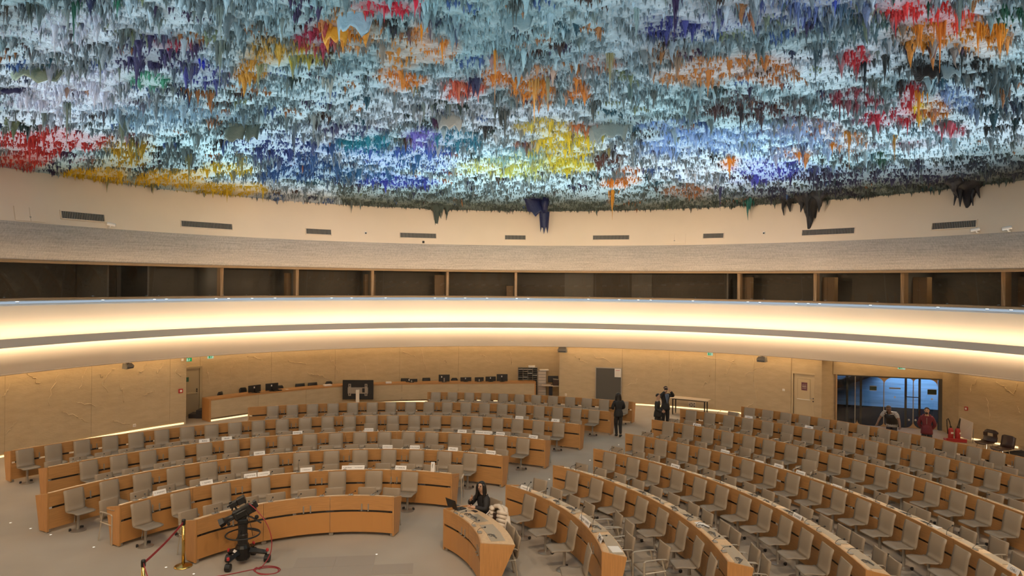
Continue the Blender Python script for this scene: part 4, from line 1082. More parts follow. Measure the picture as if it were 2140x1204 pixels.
def desk_gear():
    base = MB().box((0, -.005, .012), (.10, .09, .024), bev=.006).mesh('base', M['grey'])
    def neck(h, lean, side):
        return [(0, -.04, .024), (0, -.04, .024 + h * .35), (side * .25, -.04 + lean * .3, .024 + h * .75), (side, -.04 + lean, .024 + h)]
    var = []
    for h, lean, side in ((.10, .13, .06), (.16, .16, -.05), (.28, .05, .02), (.05, .16, -.10), (.03, .17, .08)):
        p = neck(h, lean, side)
        var.append((MB().tube(p, .0045, 5).mesh('gooseneck', M['blackm']), MB().ball(p[-1], (.016, .022, .016), 8, 6).mesh('microphone_head', M['black'])))
    ear = MB()
    ear.tube([(math.cos(t * .45) * .06 - .02, math.sin(t * .45) * .045, .006 + .003 * (t % 2)) for t in range(14)], .005, 5)
    ear.tube([(-.08 + .012 * t, .02 + .02 * math.sin(t * 1.1), .006) for t in range(12)], .004, 5)
    ear = ear.mesh('lead', M['lead'])
    hook_ = MB().tube([(.045 * math.cos(q), .045 * math.sin(q), .012) for q in np.linspace(-.6, 3.8, 10)], .008, 6).mesh('ear_hook', M['lead'])
    stick = MB().box((0, 0, .008), (.03, .20, .016), bev=.004).mesh('handset', M['lead'])
    rd = random.Random(3)
    for b, (c, R, blk) in BLK.items():
        for k, r in enumerate(R):
            a0, a1 = ends(b, k)
            its = ARM[b][k]
            for i, it in enumerate(its):
                _, a, _ = arm_place(b, k, it)
                a += .22 / r
                if not (a0 - .03 > a > a1 + .03): a -= .4 / r
                if not (a0 - .02 > a > a1 + .02): continue
                nth = len(its) - i if b == 'L' else i + 1
                v = 2 if (b, k, it) in (('L', 1, 641), ('L', 3, (776, 884.5, .1)), ('L', 1, (957, 972, .25))) else (0 if rd.random() < .4 else rd.choice((0, 1, 3)))
                if b == 'L' and v != 2: v = 4
                if b == 'R' and k == 1 and i in (5, 6): v = 2
                t = thing('microphone', f'black gooseneck microphone, {ORD[nth]} from the central aisle on the {ORD[k + 1]} desk of {blk}', 'microphone', pol(c, r + .10, a, ledge(b, k) + (.001 if k or b == 'L' else -.002)), a - PI / 2, 'gooseneck microphones on the desks')
                obj('base', base, t)
                obj('gooseneck', var[v][0], t); obj('microphone_head', var[v][1], t)
                if b == 'R' and k in (0, 1, 2, 3, 4) and rd.random() < .5:
                    a2 = a - .20 / r
                    if a2 > a1 + .03:
                        e = thing('earpiece', f'grey corded earpiece lying beside the {ORD[nth]} microphone from the aisle, {ORD[k + 1]} desk, {blk}', 'earpiece', pol(c, r + .30, a2, wtop(b, k) - .006), a2 - PI / 2 + rd.uniform(-.6, .6), 'corded earpieces on the desks')
                        obj('lead', ear, e, (0, 0, 0)); obj('handset', stick, e, (.05, .03, 0), 1.3); obj('ear_hook', hook_, e, (-.05, -.02, 0), 0.8)
desk_gear()
def papers():
    for i, (u, v, rz, lab) in enumerate(((1298, 1156, .1, 'printed white sheets at the near end of the second desk of the glass-door block'), (1262, 1050, .3, 'white sheet lying open behind the second desk row near the aisle'),
            (1480, 1093, .2, 'single white sheet on the third desk of the glass-door block'), (1935, 1098, .4, 'white sheet lying on the fifth desk of the glass-door block'), (700, 797, .0, 'white folder lying on the long counter by the rounded black chair'))):
        if i in (1, 4): continue
        p = un(u, v, .816)
        c, R = CR, RR_
        rr = math.hypot(p.x - c[0], p.y - c[1]); a = ang(c, p)
        k = min(range(len(R)), key=lambda q: abs(R[q] + .3 - rr))
        a = min(max(a, ends('R', k)[1] + .06), ends('R', k)[0] - .06)
        t = tag(MB().box((0, 0, .002), (.30, .21, .004)).build('paper_sheet', M['paper']), lab, 'paper')
        t.location = pol(c, R[k] + .32, a, WT['R'] - .008); t.rotation_euler = (-.055, 0, a - PI / 2 + rz)
papers()

# ------------------------------------------------------------------ long counter at the back
CT = [un(440, 834, .93), un(540, 821.5, .93), un(640, 811.5, .93), un(717, 805, .93), un(840, 801.2, .93), un(958, 799.4, .93), un(1118, 798.7, .93)]
CT = [Vector((p.x, p.y, 0)) for p in CT]
def off_pts(ps, d):
    out = []
    for i, p in enumerate(ps):
        t = (ps[min(i + 1, len(ps) - 1)] - ps[max(i - 1, 0)]).normalized()
        out.append(p + Vector((-t.y, t.x, 0)) * d)
    return out
def counter_at(u, z, d=0.0):
    """place on the counter seen at u, d behind its front edge"""
    ps = off_pts(CT, d)
    for i in range(len(ps) - 1):
        for q in range(41):
            p = ps[i].lerp(ps[i + 1], q / 40)
            y = p.y; x = p.x
            v2 = F * (EYE - z) / y + V0 - 602
            uu = 1070 + cs * F * x / y - sn * v2
            if uu >= u:
                t = ps[i + 1] - ps[i]
                return Vector((x, y, z)), math.atan2(t.y, t.x)
    t = ps[-1] - ps[-2]
    return Vector((ps[-1].x, ps[-1].y, z)), math.atan2(t.y, t.x)
def counter():
    o = thing('long_counter', 'long curved plaster-fronted counter with a beech top along the back wall', 'counter', CT[3])
    back = off_pts(CT, .62)
    for i in range(len(CT) - 1):
        p, q = CT[i], CT[i + 1]
        d = (q - p).normalized()
        a, b = p + d * .004, q - d * .004
        a2, b2 = a + Vector((-d.y, d.x, 0)) * .04, b + Vector((-d.y, d.x, 0)) * .04
        MB().prism([a, b, b2, a2], .14, .86).build('front_panel', M['wall'], o)
        MB().prism([p + Vector((-d.y, d.x, 0)) * .03, q + Vector((-d.y, d.x, 0)) * .03, q + Vector((-d.y, d.x, 0)) * .05, p + Vector((-d.y, d.x, 0)) * .05], .010, .07).build('base_light', M['base_light'], o)
        MB().prism([p - Vector((-d.y, d.x, 0)) * .02, q - Vector((-d.y, d.x, 0)) * .02, back[i + 1], back[i]], .865, .93).build('top', M['wood'], o)
    for e, n in ((0, 1), (-1, -1)):
        t = (CT[1] - CT[0] if e == 0 else CT[-1] - CT[-2]).normalized()
        c = CT[e]; w_ = Vector((-t.y, t.x, 0))
        MB().prism([c - t * n * .05 - w_ * .01, c + t * n * .02 - w_ * .01, c + t * n * .02 + w_ * .62, c - t * n * .05 + w_ * .62], 0, .93).build('end_panel', M['wood_end'], o)
counter()
# steps up to the platform behind the counter
def steps():
    o = thing('platform_steps', 'two dark carpeted steps rising behind the end of the long counter', 'steps', (-13.1, 28.75, 0))
    for x, h in ((-13.3, .17), (-12.98, .34)):
        MB().box((x, 28.75, h / 2), (.32, .55, h), .1).build('step', M['platform'], o)
steps()
# wall monitor-like screens and chairs on / behind the counter
def screen(u, v_top, v_bot, wpx, lab, stand=True, tilt=0.0, logo=True, small=False, dz=.2):
    p, a = counter_at(u, .93, .26)
    y = p.y; wd = wpx * y / F
    zt = EYE - (v_top - V0 - sn * (u - 1070)) * y / F; zb = EYE - (v_bot - V0 - sn * (u - 1070)) * y / F
    zb = max(zb, .95); h = max(zt - zb, .12)
    t = thing('monitor', lab, 'monitor', p, a)
    obj('screen_back', MB().box((0, 0, zb - .93 + h / 2), (wd, .03, h), bev=.008, rot=Matrix.Rotation(tilt, 3, 'Z')).mesh('screen_back', M['black']), t)
    obj('display', MB().box((0, .018, zb - .93 + h / 2), (wd * .94, .006, h * .92), rot=Matrix.Rotation(tilt, 3, 'Z')).mesh('display', M['blackm']), t)
    s = MB().box((0, -.03, (zb - .93 + h * .5) / 2 + .01), (.05, .02, zb - .93 + h * .5), bev=.004)
    obj('stand', s.mesh('stand', M['steel'] if stand == 2 else M['blackm']), t)
    obj('stand_foot', MB().box((0, 0, .008), (.22, .16, .016), bev=.004).mesh('stand_foot', M['blackm']), t)
    if logo: obj('sticker', MB().box((-.02 if stand != 2 else -.12, -.017, zb - .93 + h * .68), (.05, .004, .07)).mesh('sticker', M['paper']), t)
screen(531, 805, 823, 28, 'black monitor with a white sticker, first from the platform steps on the counter')
screen(567, 801, 820, 27, 'black monitor on the counter with a white sticker, second from the platform steps')
screen(860, 792, 801, 24, 'low black monitor with a pale stand just past the large display on the counter', 2)
screen(927, 783, 798, 23, 'black monitor on a pale central stand in the middle of the counter', 2)
screen(973, 788.5, 799, 23, 'low tilted black monitor, first of three close together on the counter', 1, .1)
screen(999, 788.5, 799, 19, 'low tilted black monitor, middle of three close together on the counter', 2, .1)
screen(1022, 787, 799, 22, 'low tilted black monitor, third of three close together on the counter', 1, .12)
screen(1047, 782, 797.5, 23, 'upright black monitor at the pigeonhole end of the counter')
def office_chair(u, v_top, wpx, lab, rounded=True, turn=0.0):
    p, a = counter_at(u, .93, .88)
    p.z = 0; y = p.y; wd = max(.34, wpx * y / F)
    zt = EYE - (v_top - V0 - sn * (u - 1070)) * y / F
    zt = max(zt, 1.0); z0 = zt - .5
    t = thing('office_chair', lab, 'chair', p, a + turn, 'dark office chairs behind the counter')
    prof = [(.16, z0), (.19, z0 + .12), (.20, z0 + .28), (.215, z0 + .42), (.22, z0 + .5)]
    obj('backrest', sheet(prof, wd, .04, bow=-.03, round_top=wd * (.35 if rounded else .06), round_bot=.1).mesh('backrest', M['black'], True), t)
    obj('seat', MB().box((0, -.03, z0 - .05), (.46, .44, .07), bev=.025).mesh('seat', M['black']), t)
    obj('back_support', MB().tube([(0, .05, z0 - .07), (0, .21, z0 - .03), (0, .235, z0 + .2)], .018, 6).mesh('back_support', M['blackm']), t)
    obj('gas_post', MB().lathe([(.03, .07), (.025, z0 - .08)], 8).mesh('gas_post', M['blackm']), t)
    for q in range(5):
        e = q * 2 * PI / 5
        l = obj('foot_arm', MB().tube([(0, 0, .10), (.28 * math.cos(e), .28 * math.sin(e), .06)], .018, 5).mesh('foot_arm', M['blackm']), t)
        obj('caster', MB().ball((.28 * math.cos(e), .28 * math.sin(e), .03), .03, 6, 4).mesh('caster', M['black']), l)
office_chair(470, 851, 9, 'small dark office chair nearest the platform steps behind the counter', True, .5)
office_chair(513, 811, 16, 'black office chair half hidden by the first monitor on the counter', True)
office_chair(587, 807, 16, 'rounded black office chair just past the second monitor on the counter', True)
office_chair(629, 807, 20, 'square-backed slate office chair, first of two before the large display', False)
office_chair(656, 807, 20, 'square-backed dark office chair, second of two before the large display', False)
office_chair(690, 799, 15, 'rounded black office chair beside a white folder on the counter', True)
office_chair(846, 792, 18, 'dark office chair partly behind the low monitor with a pale stand', False)
office_chair(889, 791, 17, 'dark slate office chair between two monitors on the counter', False)
office_chair(950, 792, 13, 'small rounded dark office chair before the three tilted monitors', True)
def counter_bits():
    for u, wd, m, lab, cat, nm in ((683, .36, 'paper', 'white folder lying on the counter beside the rounded black chair', 'folder', 'folder'), (812, .28, 'paper', 'white tray of papers on the counter just past the large display', 'tray', 'paper_tray'), (599, .12, 'paper', 'small white paper on the counter by the rounded chair', 'paper', 'paper_sheet')):
        p, a = counter_at(u, .93, .2)
        h = .06 if cat != 'paper' else .006
        b = MB().box((0, 0, h / 2), (wd, .22, h), bev=.004)
        o = tag(obj(nm, b.mesh(nm, M[m]), None, p, a), lab, cat)
        if cat != 'paper': obj('contents_sheet', MB().box((0, 0, h + .002), (wd * .9, .2, .004)).mesh('contents_sheet', M['white']), o)
    for u in (536, 572, 582):
        p, a = counter_at(u, .93, .1)
        t = thing('desk_phone', {536: 'black desk phone before the first monitor on the counter', 572: 'black desk phone before the second monitor on the counter', 582: 'black desk phone lying past the second monitor'}[u], 'phone', p, a)
        obj('phone_body', MB().box((0, 0, .02), (.18, .16, .04), bev=.01).mesh('phone_body', M['black']), t)
        obj('handset', MB().box((-.06, 0, .05), (.04, .17, .03), bev=.01).mesh('handset', M['blackm']), t)
counter_bits()
# the large display on its column, seen from behind
def big_display():
    # stands just before the counter
    p0 = Vector(counter_at(748, .93, -.45)[0]); y = p0.y
    def zz(v): return EYE - (v - V0 - sn * (748 - 1070)) * y / F
    s = y / F
    a = math.atan2(p0.x + 3.4, -(p0.y - 12)) * 0 + .03
    t = thing('display_stand', 'large flat display seen from behind on a pale column before the counter', 'display', (p0.x, p0.y, 0), a)
    zt, zb = zz(794.5), zz(835)
    obj('display_back', MB().box((0, .03, (zt + zb) / 2), (64 * s, .05, zt - zb), bev=.012).mesh('display_back', M['black']), t)
    obj('display', MB().box((0, .057, (zt + zb) / 2), (62 * s, .006, (zt - zb) * .95)).mesh('display', M['blackm']), t)
    br = MB().box((0, -.01, (zt + zb) / 2 - .03), (42 * s, .03, 13 * s), bev=.004)
    obj('bracket', br.mesh('bracket', M['steel']), t)
    for sx in (-1, 1):
        r_ = obj('bracket_rail', MB().box((sx * 17 * s, -.022, (zt + zb) / 2), (5.5 * s, .02, 25 * s), bev=.004).mesh('bracket_rail', M['steel']), t)
        for q in (-1, 1): obj('slot', MB().box((sx * 17 * s, -.034, (zt + zb) / 2 + q * 9 * s), (1.5 * s, .004, 4 * s)).mesh('slot', M['dark']), r_)
    obj('column', MB().box((0, -.06, (zz(814)) / 2), (7 * s, .09, zz(814)), bev=.01).mesh('column', M['fascia']), t)
    obj('connector_box', MB().box((12 * s, -.012, (zt + zb) / 2 - 1 * s), (6 * s, .03, 9 * s)).mesh('connector_box', M['black']), t)
    obj('foot_plate', MB().box((0, -.02, .012), (.6, .45, .024), bev=.006).mesh('foot_plate', M['steel']), t)
big_display()
# pigeonholes, drawer tower, side table
def back_corner():
    def at(u, r, z=0.0): return on_circle(u, 1.0, G, r), ang(G, on_circle(u, 1.0, G, r)) - PI / 2
    p, a = at(1103, 19.0); y = p.y; s = y / F
    def zz(v, u): return EYE - (v - V0 - sn * (u - 1070)) * y / F
    W = 40 * s; zt, zb = zz(768, 1103), .06
    t = thing('pigeonhole_rack', 'tall dark pigeonhole rack of small compartments beside the counter end', 'rack', (p.x, p.y, 0), a)
    obj('back_board', MB().box((0, .17, (zt + zb) / 2), (W, .02, zt - zb)).mesh('back_board', M['dark']), t)
    for i in range(5): obj('upright', MB().box((-W / 2 + W * i / 4, 0, (zt + zb) / 2), (.022, .34, zt - zb)).mesh('upright', M['grey']), t)
    nsh = int((zt - zb) / .095)
    for i in range(nsh + 1): obj('shelf', MB().box((0, 0, zb + (zt - zb) * i / nsh), (W, .34, .012)).mesh('shelf', M['grey']), t)
    rd = random.Random(5)
    for i in range(16):
        cx = -W / 2 + W * (rd.randrange(4) + .5) / 4; k = rd.randrange(max(nsh - 8, 1), nsh)
        obj('paper_bundle', MB().box((cx, -.03, zb + (zt - zb) * k / nsh + .02), (W / 4 - .04, .26, .02)).mesh('paper_bundle', M['paper']), t)
    b = tag(MB().box((p.x + 8 * s, p.y - .02, zt + .045), (.33, .24, .07), a, bev=.01).build('paper_box', M['white']), 'flat cream paper box lying on top of the pigeonhole rack', 'box')
    obj('box_lid', MB().box((p.x + 8 * s, p.y - .02, zt + .088), (.34, .25, .016), a).mesh('box_lid', M['paper']), b)
    p, a = at(1133, 19.0); y = p.y
    zt = zz(774, 1133)
    t = thing('drawer_tower', 'tall taupe tower of flat drawers beside the pigeonhole rack', 'drawers', (p.x, p.y, 0), a)
    obj('body', MB().box((0, .02, zt / 2), (17 * s, .36, zt)).mesh('body', M['grey']), t)
    for i in range(9):
        h = (zt - .06) / 9
        d = obj('drawer', MB().box((0, -.165, .03 + h * (i + .5)), (17 * s - .03, .02, h - .015), bev=.003).mesh('drawer', M['lip']), t)
        obj('drawer_pull', MB().box((0, -.18, .03 + h * (i + .86)), (17 * s - .06, .014, .012)).mesh('drawer_pull', M['steel']), d)
    tag(MB().box((p.x + 4 * s, p.y - .02, zt + .025), (.46, .34, .045), a + .1, bev=.008).build('document_tray', M['white']), 'pale tray lying across the top of the drawer tower', 'tray')
    p, a = at(1152, 18.5); y = p.y; s = y / F
    t = thing('side_table', 'small table holding a dark monitor in the niche corner past the drawers', 'table', (p.x, p.y, 0), a)
    obj('table_top', MB().box((0, 0, .73), (.95, .6, .03), bev=.005).mesh('table_top', M['lip']), t)
    obj('pedestal', MB().box((-.02, 0, .36), (.18, .14, .71)).mesh('pedestal', M['navy']), t)
    obj('floor_foot', MB().box((-.02, 0, .015), (.5, .4, .03), bev=.006).mesh('floor_foot', M['navy']), t)
    m = thing('monitor', 'dark monitor standing on the small table in the niche corner', 'monitor', (p.x + .1, p.y, .745), a + .1)
    obj('screen_back', MB().box((0, .05, .28), (.5, .03, .32), bev=.006).mesh('screen_back', M['black']), m)
    obj('stand', MB().box((0, .06, .07), (.06, .03, .15)).mesh('stand', M['blackm']), m)
    obj('stand_foot', MB().box((0, .05, .008), (.22, .16, .016)).mesh('stand_foot', M['blackm']), m)
    b = thing('archive_box', 'brown archive box with folders on the small table before the dark monitor', 'box', (p.x + .23, p.y - .1, .745), a)
    obj('carton', MB().box((0, -.06, .14), (.28, .22, .28), bev=.006).mesh('carton', M['brown']), b)
    obj('folder_top', MB().box((0, -.06, .30), (.30, .2, .03), rot=Matrix.Rotation(.12, 3, 'Y')).mesh('folder_top', M['grey']), b)
    q = pol(G, 19.0, ang(G, p) - .012, 0)
    tag(MB().tube([(q.x + .1, q.y - .2, .8), (q.x + .42, q.y - .25, 1.72)], .035, 8).build('leaning_pole', M['fascia']), 'pale pole leaning behind the dark monitor in the niche corner', 'pole')
back_corner()

# ------------------------------------------------------------------ doors, board, table, wall boxes
def on_wall(u, v, r=R_WALL, d=0.0):
    a = ang(G, on_circle(u, 1.2, G, r)); p = on_circle(u, 1.2, G, r)
    z = EYE - (v - V0 - sn * (u - 1070)) * p.y / F
    return pol(G, r - d, a, z), a, p.y / F
def left_door():
    p, a, s = on_wall(398, 868, R_REC, .02); p.z = 0
    o = struct(obj('door_1', None, None, p, a - PI / 2))
    obj('door_leaf', MB().box((-.12, -.02, 1.0), (.92, .05, 2.0), bev=.004).mesh('door_leaf', M['doorgrey']), o)
    for x in (-.62, .40): obj('jamb', MB().box((x, -.02, 1.03), (.10, .12, 2.06)).mesh('jamb', M['doorgrey']), o)
    obj('jamb', MB().box((-.11, -.02, 2.04), (1.12, .12, .08)).mesh('jamb', M['doorgrey']), o)
    obj('push_bar', MB().box((-.1, -.075, .95), (.70, .05, .07), bev=.01).mesh('push_bar', M['doorgrey']), o)
    h = obj('handle_plate', MB().box((.24, -.055, 1.02), (.045, .012, .24), bev=.004).mesh('handle_plate', M['blackm']), o)
    obj('lever', MB().tube([(.24, -.06, 1.05), (.24, -.10, 1.05), (.15, -.10, 1.05)], .010, 6).mesh('lever', M['chrome']), h)
    obj('door_sign', MB().box((-.18, -.05, 1.55), (.17, .006, .19)).mesh('door_sign', M['sign']), o)
left_door()
def right_door():
    p, a, s = on_wall(1679, 868, R_WALL, -.10); p.z = 0
    o = struct(obj('door_2', None, None, p, a - PI / 2))
    W = .86
    obj('door_leaf', MB().box((.02, -.01, 1.0), (W, .05, 2.0), bev=.004).mesh('door_leaf', M['door']), o)
    for x in (-.47, .50): obj('jamb', MB().box((x, -.03, 1.03), (.07, .12, 2.06)).mesh('jamb', M['door']), o)
    obj('jamb', MB().box((.015, -.03, 2.045), (1.04, .12, .07)).mesh('jamb', M['door']), o)
    z = 1.38
    f = obj('notice_frame', MB().box((0, -.04, z), (.52, .014, .86)).box((0, -.044, z), (.49, .014, .83)).mesh('notice_frame', M['door']), o)
    for x in (-.25, .25): obj('frame_rail', MB().box((x, -.047, z), (.015, .012, .86)).mesh('frame_rail', M['doorgrey']), f)
    obj('frame_rail', MB().box((0, -.047, z + .43), (.52, .012, .015)).mesh('frame_rail', M['doorgrey']), f)
    obj('frame_shelf', MB().box((0, -.065, z - .43), (.54, .05, .02)).mesh('frame_shelf', M['white']), f)
    ps = obj('poster', MB().box((.02, -.053, z + .12), (.24, .004, .34)).mesh('poster', M['poster']), o)
    for zz in (.18, .12, .10, .04): obj('print_line', MB().box((.02, -.056, z + zz), (.17, .002, .012)).mesh('print_line', M['lip']), ps)
    h = obj('handle_rose', MB().lathe([(.026, 0), (.026, .01)], 10, (.38, -.035, 1.02), rot=Matrix.Rotation(PI / 2, 3, 'X')).mesh('handle_rose', M['blackm']), o)
    obj('lever', MB().tube([(.38, -.04, 1.02), (.38, -.09, 1.02), (.27, -.09, 1.02)], .011, 6).mesh('lever', M['chrome']), h)
    obj('lock_rose', MB().lathe([(.026, 0), (.026, .01)], 10, (.38, -.035, .90), rot=Matrix.Rotation(PI / 2, 3, 'X')).mesh('lock_rose', M['blackm']), o)
right_door()
def board():
    p, a, s = on_wall(1272, 803, R_WALL, .04)
    zt = on_wall(1272, 768, R_WALL, .04)[0].z; p.z = 0
    zt = min(zt, 2.1)
    o = thing('partition_board', 'tall slate-grey panel in a pale frame standing against the plaster wall', 'board', p, a - PI / 2)
    W = 55 * s
    obj('panel_face', MB().box((0, 0, (zt + .1) / 2), (W - .06, .03, zt - .12)).mesh('panel_face', M['board']), o)
    for x in (-1, 1): obj('frame_side', MB().box((x * (W / 2 - .02), 0, zt / 2), (.04, .06, zt)).mesh('frame_side', M['steel']), o)
    for z in (.08, zt - .02): obj('frame_rail', MB().box((0, 0, z), (W, .06, .04)).mesh('frame_rail', M['steel']), o)
    t = tag(obj('notice_sheet', MB().box((.44, -.05, zt - .24), (.30, .005, .40)).mesh('notice_sheet', M['paper']), None, p, a - PI / 2), 'white printed notice sheet pinned to the corner of the slate-grey panel', 'notice')
    for i in range(4): obj('print_line', MB().box((.44, -.054, zt - .12 - .07 * i), (.2, .002, .02)).mesh('print_line', M['red'] if i == 0 else M['lip']), t)
board()
def folding_table():
    p, q = un(1405, 831, .74), un(1485, 838.5, .74)
    c = (p + q) / 2; L = (q - p).length; a = math.atan2(q.y - p.y, q.x - p.x)
    o = thing('folding_table', 'pale folding table on dark wheeled legs against the plaster wall', 'table', (c.x, c.y + .2, 0), a)
    obj('table_top', MB().box((0, 0, .735), (L, .62, .03), bev=.005).mesh('table_top', M['tabletop']), o)
    obj('apron', MB().box((0, -.2, .70), (L - .2, .03, .05)).mesh('apron', M['blackm']), o)
    for x in (-1, 1):
        for y in (-1, 1):
            l = obj('leg', MB().box((x * (L / 2 - .14), y * .22, .38), (.045, .05, .64)).mesh('leg', M['blackm']), o)
            obj('caster', MB().ball((x * (L / 2 - .14), y * .22, .03), .03, 8, 5).mesh('caster', M['black']), l)
folding_table()
def wall_boxes():
    def box(nm, u, v, w_, h_, d_, m, lab, cat, r=R_WALL, inner=None, dz=0):
        p, a, s = on_wall(u, v, r, d_ / 2)
        t = tag(obj(nm, MB().box((0, 0, 0), (w_ * s, d_, h_ * s), bev=.004).mesh(nm, M[m]), None, p, a - PI / 2), lab, cat)
        if inner: obj(inner[0], MB().box((0, -d_ / 2 - .004, 0), (w_ * s * inner[2], .008, h_ * s * inner[2])).mesh(inner[0], M[inner[1]]), t)
        return t, s
    box('fire_call_point', 377, 817, 8.5, 8.5, .05, 'red', 'red fire call point on the plaster wall beside the grey corner door', 'alarm', R_WALL, ('call_plate', 'white', .5))
    box('fire_call_point', 2020, 854, 6, 8, .05, 'red', 'red fire call point on the wall past the glass doors', 'alarm', r_far, ('call_plate', 'white', .5))
    box('wall_socket', 281, 889, 6, 6, .03, 'white', 'small white socket low on the plaster wall behind the back desk row', 'socket', R_WALL, ('socket_face', 'lip', .6))
    box('wall_switch', 1638, 815, 5, 4.5, .03, 'white', 'small white switch on the wall beside the cream door', 'switch', R_WALL, ('rocker', 'paper', .6))
    box('wall_socket', 1183, 825, 4, 5, .03, 'fascia', 'pale socket low on the wall behind the last desk row near the niche', 'socket', R_WALL, ('socket_face', 'lip', .6))
    box('wall_sensor', 380, 752, 5, 5, .04, 'white', 'small white sensor high on the plaster wall by the corner door', 'sensor', R_WALL, ('sensor_face', 'paper', .6))
    t, s = box('socket_panel', 1447, 846, 15, 11, .04, 'lip', 'grey panel of many sockets on the wall under the folding table', 'socket panel', R_WALL)
    for i in range(4):
        for k in range(3): obj('socket', MB().box(((i - 1.5) * 3.4 * s, -.024, (k - 1) * 3.2 * s), (2.2 * s, .01, 2 * s)).mesh('socket', M['dark' if (i + k) % 2 else 'grey']), t)
    # running-figure exit signs hung under the balcony
    for u, v, w_, pale, lab, r in ((394, 752, 13, False, 'green exit sign hung over the grey corner door', 19.0), (440, 746, 12, True, 'pale green exit sign hung past the grey corner door', 19.0),
                              (1484, 740, 11, True, 'green exit sign hung above the folding table', 17.5), (1884, 768, 14, True, 'green exit sign hung over the glass doors', 18.6)):
        a = ang(G, on_circle(u, 2.5, G, r)); p = pol(G, r, a); s = p.y / F
        z = EYE - (v - V0 - sn * (u - 1070)) * p.y / F
        z = min(z, 2.72)
        t = thing('exit_sign', lab, 'sign', (p.x, p.y, z), a - PI / 2)
        W, H = w_ * s, w_ * s * .58
        obj('sign_box', MB().box((0, 0, 0), (W, .05, H), bev=.006).mesh('sign_box', M['exitpale'] if pale else M['exit']), t)
        fg = M['exit'] if pale else M['exitpale']
        obj('door_symbol', MB().box((-W * .22, -.028, 0), (W * .22, .006, H * .75)).mesh('door_symbol', fg), t)
        b = MB().ball((W * .14, -.030, H * .28), (H * .10, .004, H * .10), 8, 5)
        for (x0, z0, x1, z1) in ((.12, .16, .06, -.10), (.06, -.10, .16, -.36), (.06, -.10, -.06, -.34), (.12, .12, .24, .0), (.12, .12, -.02, .06)):
            b.tube([(W * x0, -.030, H * z0), (W * x1, -.030, H * z1)], H * .06, 4)
        obj('running_figure', b.mesh('running_figure', fg), t)
        obj('hanger', MB().box((0, 0, (2.8 - z) / 2 + H / 4), (.03, .02, max(2.82 - z - H / 2, .02))).mesh('hanger', M['white']), t)
    # loudspeakers on brackets
    for u, v, lab in ((267, 765, 'grey wedge-shaped loudspeaker under the balcony above the plaster wall near the sockets'), (1176, 731, 'grey loudspeaker under the balcony at the niche corner'), (1593, 751, 'grey wedge-shaped loudspeaker under the balcony beside the cream door')):
        r = 17.35
        a = ang(G, on_circle(u, 2.5, G, r)); p = pol(G, r, a); s = p.y / F
        z = EYE - (v - V0 - sn * (u - 1070)) * p.y / F
        t = thing('loudspeaker', lab, 'speaker', (p.x, p.y, z), a - PI / 2 + (.35 if u < 500 else -.2), 'loudspeakers under the balcony')
        W = 19 * s; H = 12 * s
        m = MB().add([(-W / 2, .1, -H * .4), (W / 2, .1, -H * .4), (W * .4, .1, H / 2), (-W * .4, .1, H / 2), (-W / 2, -.10, -H / 2), (W / 2, -.10, -H * .45), (W * .5, -.14, 0), (W * .38, -.05, H / 2), (-W * .38, -.05, H / 2), (-W * .5, -.14, 0)],
                     [(0, 1, 2, 3)[::-1], (4, 5, 6, 9), (9, 6, 7, 8), (0, 4, 9, 8, 3), (1, 2, 7, 6, 5), (2, 3, 8, 7), (0, 1, 5, 4)])
        obj('cabinet', m.mesh('cabinet', M['grey']), t)
        obj('speaker_grille', MB().box((0, -.128, -H * .23), (W * .8, .01, H * .36), rot=Matrix.Rotation(-.25, 3, 'X')).mesh('speaker_grille', M['board']), t)
        obj('bracket', MB().box((0, .02, H * .5 + (2.83 - z - H * .5) / 2), (.10, .08, max(2.83 - z - H * .5, .04))).mesh('bracket', M['lip']), t)
    # upper wall: ventilation grilles, access panels, cameras
    def up(u, v, d=0.0):
        # the upper wall leans: find the radius at that height
        r = 16.9
        for _ in range(5):
            p = on_circle(u, 8.0, G, r)
            z = EYE - (v - V0 - sn * (u - 1070)) * p.y / F
            r = float(np.interp(z, [7.52, 8.0, 8.6, 9.1], [16.72, 16.82, 17.0, 17.15])) - .012
        a = ang(G, p)
        return pol(G, r - d, a, z), a, p.y / F
    for i, (u, v, w_, h_) in enumerate(((173.5, 452.5, 60, 15), (433, 471, 87, 12), (666, 484.5, 48, 11), (874, 492.5, 74, 10), (1077, 496.5, 43, 9), (1277, 496.5, 74, 9), (1491, 493, 39, 10), (1730, 484.5, 89, 12), (1994, 470.5, 61, 14))):
        p, a, s = up(u, v, .02)
        t = thing('ventilation_grille', f'slotted ventilation grille, {ORD[i + 1]} of nine along the cream wall above the woven band, counted from the yellow-painted rim', 'grille', p, a - PI / 2, 'ventilation grilles in the upper wall')
        t['label'] = f'slotted brown ventilation grille, {ORD[i + 1]} along the cream upper wall from the yellow-painted rim'
        t.rotation_euler = (-.205, 0, a - PI / 2)
        W, H = w_ * s / abs(math.cos(a - PI / 2)) ** .5, h_ * s
        obj('recess', MB().box((0, .01, 0), (W, .02, H)).mesh('recess', M['dark']), t)
        fr = MB()
        for x in (-1, 1): fr.box((x * (W / 2 + .015), -.005, 0), (.03, .03, H + .06))
        for z in (-1, 1): fr.box((0, -.005, z * (H / 2 + .015)), (W + .06, .03, .03))
        obj('grille_frame', fr.mesh('grille_frame', M['plaster']), t)
        n = int(W / .055); sl = MB().box((0, -.006, 0), (.022, .02, H)).mesh('slat', M['grey'])
        for k in range(n): obj('slat', sl, t, (-W / 2 + W * (k + .5) / n, 0, 0))
